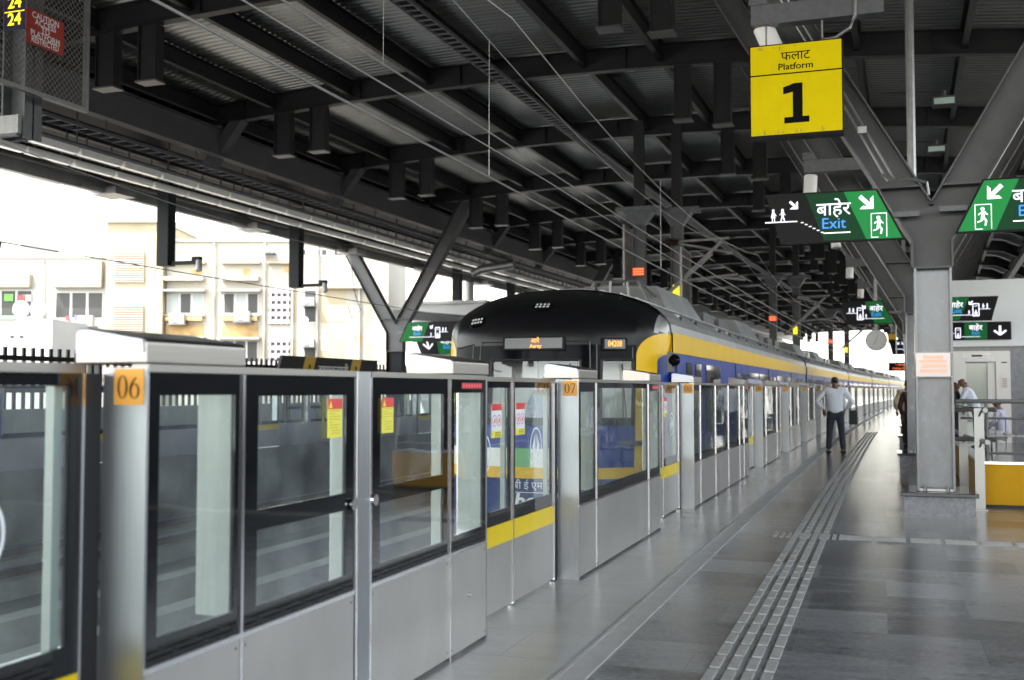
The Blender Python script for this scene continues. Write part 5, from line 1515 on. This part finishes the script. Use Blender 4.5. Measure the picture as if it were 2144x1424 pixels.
q = MB(); q.box(HX(-120, 48), HX(108, 48), 0, 4, -9, HZ(668, 48), wall_w); q.build("wall", t)
q = MB(); q.box(HX(-122, 48), HX(30, 48), -.1, 4, HZ(668, 48) + .003, HZ(662, 48), mat("green_edge", (.35, .6, .45), .6)); q.build("roof_edge", t)
q = MB()
for x in (24, 44): q.box(HX(x, 48) - .08, HX(x, 48) + .08, -.02, 0, HZ(705, 48) - .06, HZ(705, 48) + .06, hwin)
q.build("vent", t); place(t, 48)
def tower(label, x0, x1, ytop, D, m, nx, ny, y_bot, wm):
    r = thing("tower_block", label, "tower block", (0, 0, 0), "pale towers far behind the houses")
    q = MB(); q.box(HX(x0, D), HX(x1, D), 0, 14, -9, HZ(ytop, D), m); q.build("wall", r)
    q = MB()
    for i in range(nx):
        for j in range(ny):
            a = x0 + (x1 - x0) * (i + .2) / nx; b_ = a + (x1 - x0) * .6 / nx; c = ytop + (y_bot - ytop) * (j + .3) / ny; d = c + (y_bot - ytop) * .45 / ny
            hbox(q, a, b_, c, d, -.05, 0, wm, D)
    q.build("window", r)["kind"] = "stuff"
    place(r, D)
tower("pale half-built tower block with open floors, right of the far forked column", 872, 962, 430, 150, mat("tower_raw", (.62, .57, .48), .9, 0, noise=.15, nscale=.2), 6, 14, 660, mat("tower_opening", (.30, .26, .22), .9))
tower("white tower block with a window grid, seen between the hanging posts", 452, 505, 380, 170, wall_w, 4, 14, 560, mat("tower_window", (.48, .46, .46), .6))
tower("white tower block far off at the left edge", -40, 40, 345, 170, wall_w, 4, 16, 560, mat("tower_window", (.5, .5, .5)))

# ---------------------------------------------------------------- people
def skin(name, pts, edges, m, parent, sub=2):
    me = bpy.data.meshes.new(name)
    me.from_pydata([p[:3] for p in pts], edges, [])
    ob = bpy.data.objects.new(name, me); COL.objects.link(ob)
    md = ob.modifiers.new("skin", 'SKIN'); md.use_smooth_shade = True
    sv = me.skin_vertices[0].data
    for i, p in enumerate(pts):
        sv[i].radius = (p[3], p[4] if len(p) > 4 else p[3]); sv[i].use_root = (i == 0)
    ss = ob.modifiers.new("sub", 'SUBSURF'); ss.levels = sub; ss.render_levels = sub
    dg = bpy.context.evaluated_depsgraph_get()
    m2 = bpy.data.meshes.new_from_object(ob.evaluated_get(dg))
    bpy.data.objects.remove(ob); bpy.data.meshes.remove(me)
    m2.materials.clear(); m2.materials.append(m); m2.name = name
    o = bpy.data.objects.new(name, m2); COL.objects.link(o); o.parent = parent
    m2.polygons.foreach_set("use_smooth", [True] * len(m2.polygons))
    return o
skin_t = mat("skin", (.20, .10, .06), .5)
hair_b = mat("hair_black", (.008, .007, .007), .45)
def person(label, loc, rz, shirt, trouser, elbows, wrists, feet=((-.10, .0), (.11, .0)), lean=0.0, seated=False, hair=True, h=1.72, shoe=None, hips_z=.92, knees=None, group="people on the near platform", skirt=False, hands_dir=(0, .3, -1)):
    """local frame: x right, y the way the person faces, z up"""
    r = thing("person", label, "person", (0, 0, 0), group)
    k = h / 1.72
    L = lambda z: (z - hips_z) * math.tan(lean)              # forward lean of the trunk
    hz = hips_z
    def T(z): return hz + (z - .92)
    sh = 1.42
    pts = [(0, 0, T(.95), .09, .065), (0, L(T(1.10)), T(1.10), .11, .075), (0, L(T(1.28)), T(1.28), .165, .11), (0, L(T(1.41)), T(1.41), .12, .085), (0, L(T(1.49)) + .005, T(1.49), .055, .055), (0, L(T(1.55)) + .03, T(1.55), .066, .075), (0, L(T(1.62)) + .02, T(1.62), .076, .094), (0, L(T(1.68)) + .01, T(1.68), .06, .075)]
    ed = [(i, i + 1) for i in range(7)]
    arms = {}
    for s in (0, 1):
        sg = -1 if s == 0 else 1
        b = len(pts)
        S0 = Vector((sg * .185, L(T(sh)), T(sh))); E0 = Vector((elbows[s][0], elbows[s][1], T(elbows[s][2]))); W0 = Vector((wrists[s][0], wrists[s][1], T(wrists[s][2])))
        d = (W0 - E0).normalized(); hd = (d * .4 + Vector((hands_dir[0] * -sg, hands_dir[1], hands_dir[2])) * .6).normalized()
        P0 = W0 + hd * .055; P1 = W0 + hd * .09
        pts += [(*S0, .052), (*((S0 + E0) / 2), .044), (*E0, .036), (*((E0 + W0) / 2), .032), (*W0, .023, .026), (*P0, .034, .018), (*P1, .036, .015)]
        ed += [(3, b)] + [(b + i, b + i + 1) for i in range(6)]
        arms[s] = (S0, E0, W0)
        side_ = hd.cross(Vector((0, 1, 0))); side_ = side_.normalized() if side_.length > .1 else Vector((1, 0, 0)); nn = hd.cross(side_)
        for f in range(4):
            c = len(pts); q0 = P1 + side_ * (-.024 + f * .016) + hd * .012; ln = (.062, .072, .067, .052)[f]
            q1 = q0 + (hd * .9 + nn * .25).normalized() * ln * .5; q2 = q1 + (hd * .6 + nn * .7).normalized() * ln * .5
            pts += [(*q0, .0085), (*q1, .008), (*q2, .0065)]; ed += [(b + 6, c), (c, c + 1), (c + 1, c + 2)]
        c = len(pts); q0 = P0 - side_ * .034; q1 = q0 + (hd * .7 - side_ * .5 + nn * .3).normalized() * .03
        pts += [(*q0, .010), (*q1, .008)]; ed += [(b + 5, c), (c, c + 1)]
    legs = {}
    for s in (0, 1):
        sg = -1 if s == 0 else 1
        b = len(pts); Hp = Vector((sg * .095, 0, hz - .04)); F = Vector((feet[s][0], feet[s][1], .085))
        K = Vector(knees[s]) if knees else (Hp + F) / 2 + Vector((0, .025, .03))
        pts += [(*Hp, .092), (*K, .058), (*((K * .6 + F * .4)), .055), (*F, .030), (F.x, F.y + .08, .05, .026, .02), (F.x, F.y + .14, .042, .022, .014)]
        ed += [(0, b)] + [(b + i, b + i + 1) for i in range(5)]
        legs[s] = (Hp, K, F)
    # ears and nose as small branches of the same body
    for dx in (-1, 1):
        c = len(pts); pts += [(dx * .083, L(T(1.60)) + .01, T(1.60), .014, .02)]; ed += [(6, c)]
    c = len(pts); pts += [(0, L(T(1.585)) + .125, T(1.585), .014, .016)]; ed += [(6, c)]
    body = skin("body", pts, ed, skin_t, r, 2)
    # clothing: a little outside the body
    a0, a1 = arms[0], arms[1]
    sp = [(0, 0, T(.86), .19, .14), (0, L(T(1.04)), T(1.04), .185, .135), (0, L(T(1.26)), T(1.26), .20, .14), (0, L(T(1.40)), T(1.40), .16, .11), (0, L(T(1.455)), T(1.455), .075, .07)]
    se = [(0, 1), (1, 2), (2, 3), (3, 4)]
    for s in (0, 1):
        S0, E0, W0 = arms[s]; b = len(sp)
        sp += [(*S0, .076), (*((S0 + E0) / 2), .066), (*E0, .060), (*((E0 * .5 + W0 * .5)), .054), (*(E0 * .08 + W0 * .92), .046)]
        se += [(3, b)] + [(b + i, b + i + 1) for i in range(4)]
    skin("shirt", sp, se, shirt, r, 2)
    tp = [(0, 0, hz + .04, .17, .125), (0, L(hz + .17), hz + .17, .15, .105)]; te = [(0, 1)]
    for s in (0, 1):
        Hp, K, F = legs[s]; b = len(tp)
        if skirt: tp += [(*(Hp + Vector((0, 0, -.05))), .12), (*(K * .5 + Hp * .5), .11), (*K, .09), (*(K * .4 + F * .6), .075), (F.x, F.y, .13, .06)]
        else: tp += [(*(Hp + Vector((0, 0, -.05))), .108), (*(K * .5 + Hp * .5), .092), (*K, .076), (*(K * .4 + F * .6), .068), (F.x, F.y, .11, .062)]
        te += [(0, b)] + [(b + i, b + i + 1) for i in range(4)]
    skin("trousers", tp, te, trouser, r, 2)
    for s in (0, 1):
        F = legs[s][2]
        skin("shoe", [(F.x, F.y - .02, .065, .068, .065), (F.x, F.y + .09, .052, .066, .055), (F.x, F.y + .21, .036, .052, .036)], [(0, 1), (1, 2)], shoe or rubber, r, 2)
    y0 = L(T(1.62))
    if hair: skin("hair", [(0, y0 - .035, T(1.56), .062, .05), (0, y0 - .02, T(1.64), .082, .088), (0, y0 + .0, T(1.70), .07, .085)], [(0, 1), (1, 2)], hair_b, r, 2)
    else: skin("hair", [(0, y0 - .060, T(1.54), .055, .035), (0, y0 - .070, T(1.60), .068, .035)], [(0, 1)], hair_b, r, 2)
    for dx in (-.03, .03):
        q = MB(); q.disc((dx, y0 + .104, T(1.612)), 0, .011, (X3, Z3, Y3), mat("eye_dark", (.02, .015, .012), .2), 10, .004); q.build("eye", r)
    r.location = loc; r.rotation_euler = (0, 0, rz); r.scale = (k, k, k)
    return r
shirt_w = mat("shirt_white", (.74, .77, .84), .8, 0, bump=.6, bscale=7, noise=.04)
navy = mat("trousers_navy", (.022, .028, .042), .8, 0, noise=.2)
person("man in white shirt and dark trousers seen from behind, hands on hips", (-1.02, 24.9, 0), R(4), shirt_w, navy, ((-.40, -.04, 1.16), (.36, -.06, 1.15)), ((-.24, .14, .98), (.20, .14, .98)), feet=((-.15, .02), (.16, 0)), h=1.74)
t = thing("shoulder_bag", "small black bag beside the white-shirted man's right hip", "bag", (-.62, 25.2, .6))
q = MB(); q.box(-.73, -.55, 25.1, 25.2, .66, .98, rubber); q.build("pouch", t, bevel=.03)
q = MB(); q.tube([(-.72, 25.15, .98), (-.70, 25.15, 1.12), (-.66, 25.15, 1.14), (-.58, 25.15, 1.10), (-.56, 25.15, .98)], .012, rubber, 6); q.build("strap", t)
person("person in beige shirt and dark trousers walking away, half behind the column", (.56, 28.4, 0), R(-6), mat("shirt_beige", (.46, .40, .24), .8, bump=.2, bscale=9), mat("trousers_brown", (.03, .022, .022), .8), ((-.29, -.05, 1.14), (.29, .02, 1.14)), ((-.27, .10, .95), (.28, .14, .94)), feet=((-.09, .18), (.10, -.14)), h=1.68)
person("person in maroon top and dark trousers, mostly hidden by the nearest column", (.60, 25.5, 0), R(-10), mat("top_maroon", (.055, .012, .018), .8, bump=.2, bscale=9), mat("trousers_black", (.012, .012, .014), .8), ((-.28, -.04, 1.14), (.28, .0, 1.14)), ((-.26, .12, .92), (.27, .1, .92)), feet=((-.09, -.12), (.10, .16)), h=1.62)
person("bald man in white shirt bending forward by the lift, facing left", (2.12, 28.0, 0), R(80), shirt_w, navy, ((-.26, .34, 1.12), (.26, .34, 1.12)), ((-.2, .52, .98), (.2, .52, .98)), lean=R(24), hair=False, h=1.74)
person("dark-haired person in grey standing close to the column, before the bald man", (1.66, 28.3, 0), R(-95), mat("shirt_grey", (.06, .06, .07), .8), navy, ((-.27, .02, 1.14), (.27, .02, 1.14)), ((-.24, .2, .98), (.24, .2, .98)), h=1.64)
t = thing("bench", "low steel bench under the seated woman in white", "bench", (2.35, 26.1, 0))
q = MB(); q.box(2.15, 3.2, 25.85, 26.35, .40, .45, sst); q.build("seat", t, bevel=.01)
for x in (2.25, 3.05):
    q = MB(); q.box(x, x + .06, 25.9, 26.3, 0, .399, sst); q.build("leg", t)
person("dark-haired woman in white and lavender sitting low behind the railing", (2.50, 26.05, 0), R(70), mat("top_lavender", (.60, .58, .70), .8, bump=.3, bscale=8), mat("skirt_white", (.66, .67, .74), .8, bump=.3, bscale=8), ((-.26, .14, 1.18), (.26, .14, 1.18)), ((-.16, .34, 1.05), (.16, .34, 1.05)), feet=((-.10, .46), (.10, .46)), knees=((-.11, .43, .50), (.11, .43, .50)), hips_z=.52, lean=R(10), h=1.62, skirt=True)
person("driver with black hair in the cab, behind the windscreen", (XC + .08, 12.62, .26), R(180), mat("shirt_blue", (.10, .16, .30), .8), navy, ((-.24, .10, 1.16), (.24, .10, 1.16)), ((-.16, .28, 1.05), (.16, .28, 1.05)), feet=((-.12, .18), (.12, .18)), knees=((-.11, .20, .42), (.11, .20, .42)), hips_z=.62, group="driver in the train cab")

exit_sign("corner of a black hanging sign at the left edge, over the opposite platform", (-22.5, 21.2, 4.25), 1.3, .92, True, lift=True)

hx = [o for o in bpy.data.objects if o.name.startswith("apartment_house") and o.get("label", "").startswith("long cream")][0]
wx = [o for o in bpy.data.objects if o.name.startswith("apartment_house") and o.get("label", "").startswith("white house")][0]
def fit(root, name, make):
    q = MB(); make(q)
    base = root.location.copy(); root.location = (0, 0, 0)
    o = q.build(name, root); root.location = base
    return o
for k, x in enumerate((447, 553, 612, 664, 752)): fit(hx, "drain_pipe", lambda q: q.tube([(HX(x), -.12, HZ(508)), (HX(x), -.12, -5)], .06, ac_m, 7))
fit(wx, "drain_pipe", lambda q: q.tube([(HX(88), -.12, HZ(545)), (HX(88), -.12, -5)], .06, ac_m, 7))
for x0, x1, y0, y1 in ((672, 716, 560, 590), (686, 716, 640, 672), (766, 782, 560, 590), (766, 782, 690, 720), (672, 690, 690, 735)):
    fit(hx, "window", lambda q: (hbox(q, x0, x1, y0, y1, -.03, 0, hfr), hbox(q, x0 + 2, x1 - 2, y0 + 2, y1 - 2, -.04, -.0301, hwin2)))
for x0, x1, y in ((560, 610, 548), (672, 786, 600), (346, 430, 548), (462, 545, 548)): fit(hx, "ledge", lambda q: hbox(q, x0, x1, y, y + 4, -.35, 0, wall_c))
for x, y, w_, h_ in ((690, 610, 16, 34), (740, 700, 22, 26), (590, 555, 24, 18), (505, 560, 18, 22), (395, 565, 30, 14)):
    fit(hx, "damp_patch", lambda q: q.add([(HX(x), -.006, HZ(y)), (HX(x + w_), -.006, HZ(y + 3)), (HX(x + w_ * .7), -.006, HZ(y + h_)), (HX(x + w_ * .2), -.006, HZ(y + h_ * .7))], [(0, 1, 2, 3)], stain_m))
for k, (x, y, c) in enumerate(((8, 616, (.12, .42, .06)), (34, 618, (.45, .06, .07)), (46, 617, (.4, .36, .34)), (137, 662, (.45, .05, .06)), (155, 660, (.10, .12, .45)))):
    t = thing("laundry", ("green cloth drying at the white house's left window", "red cloth drying at the white house's left window", "grey cloth drying beside the red cloth", "red cloth below the white house's wide dark window", "blue cloth below the white house's wide dark window")[k], "laundry", (0, 0, 0), "cloths drying on the white house")
    q = MB(); q.box(HX(x), HX(x + (18 if k < 3 else 7)), -.10, -.07, HZ(y + (14 if k < 3 else 9)), HZ(y), mat("cloth_%d" % k, c, .8, bump=.5, bscale=6)); q.build("cloth", t); place(t)
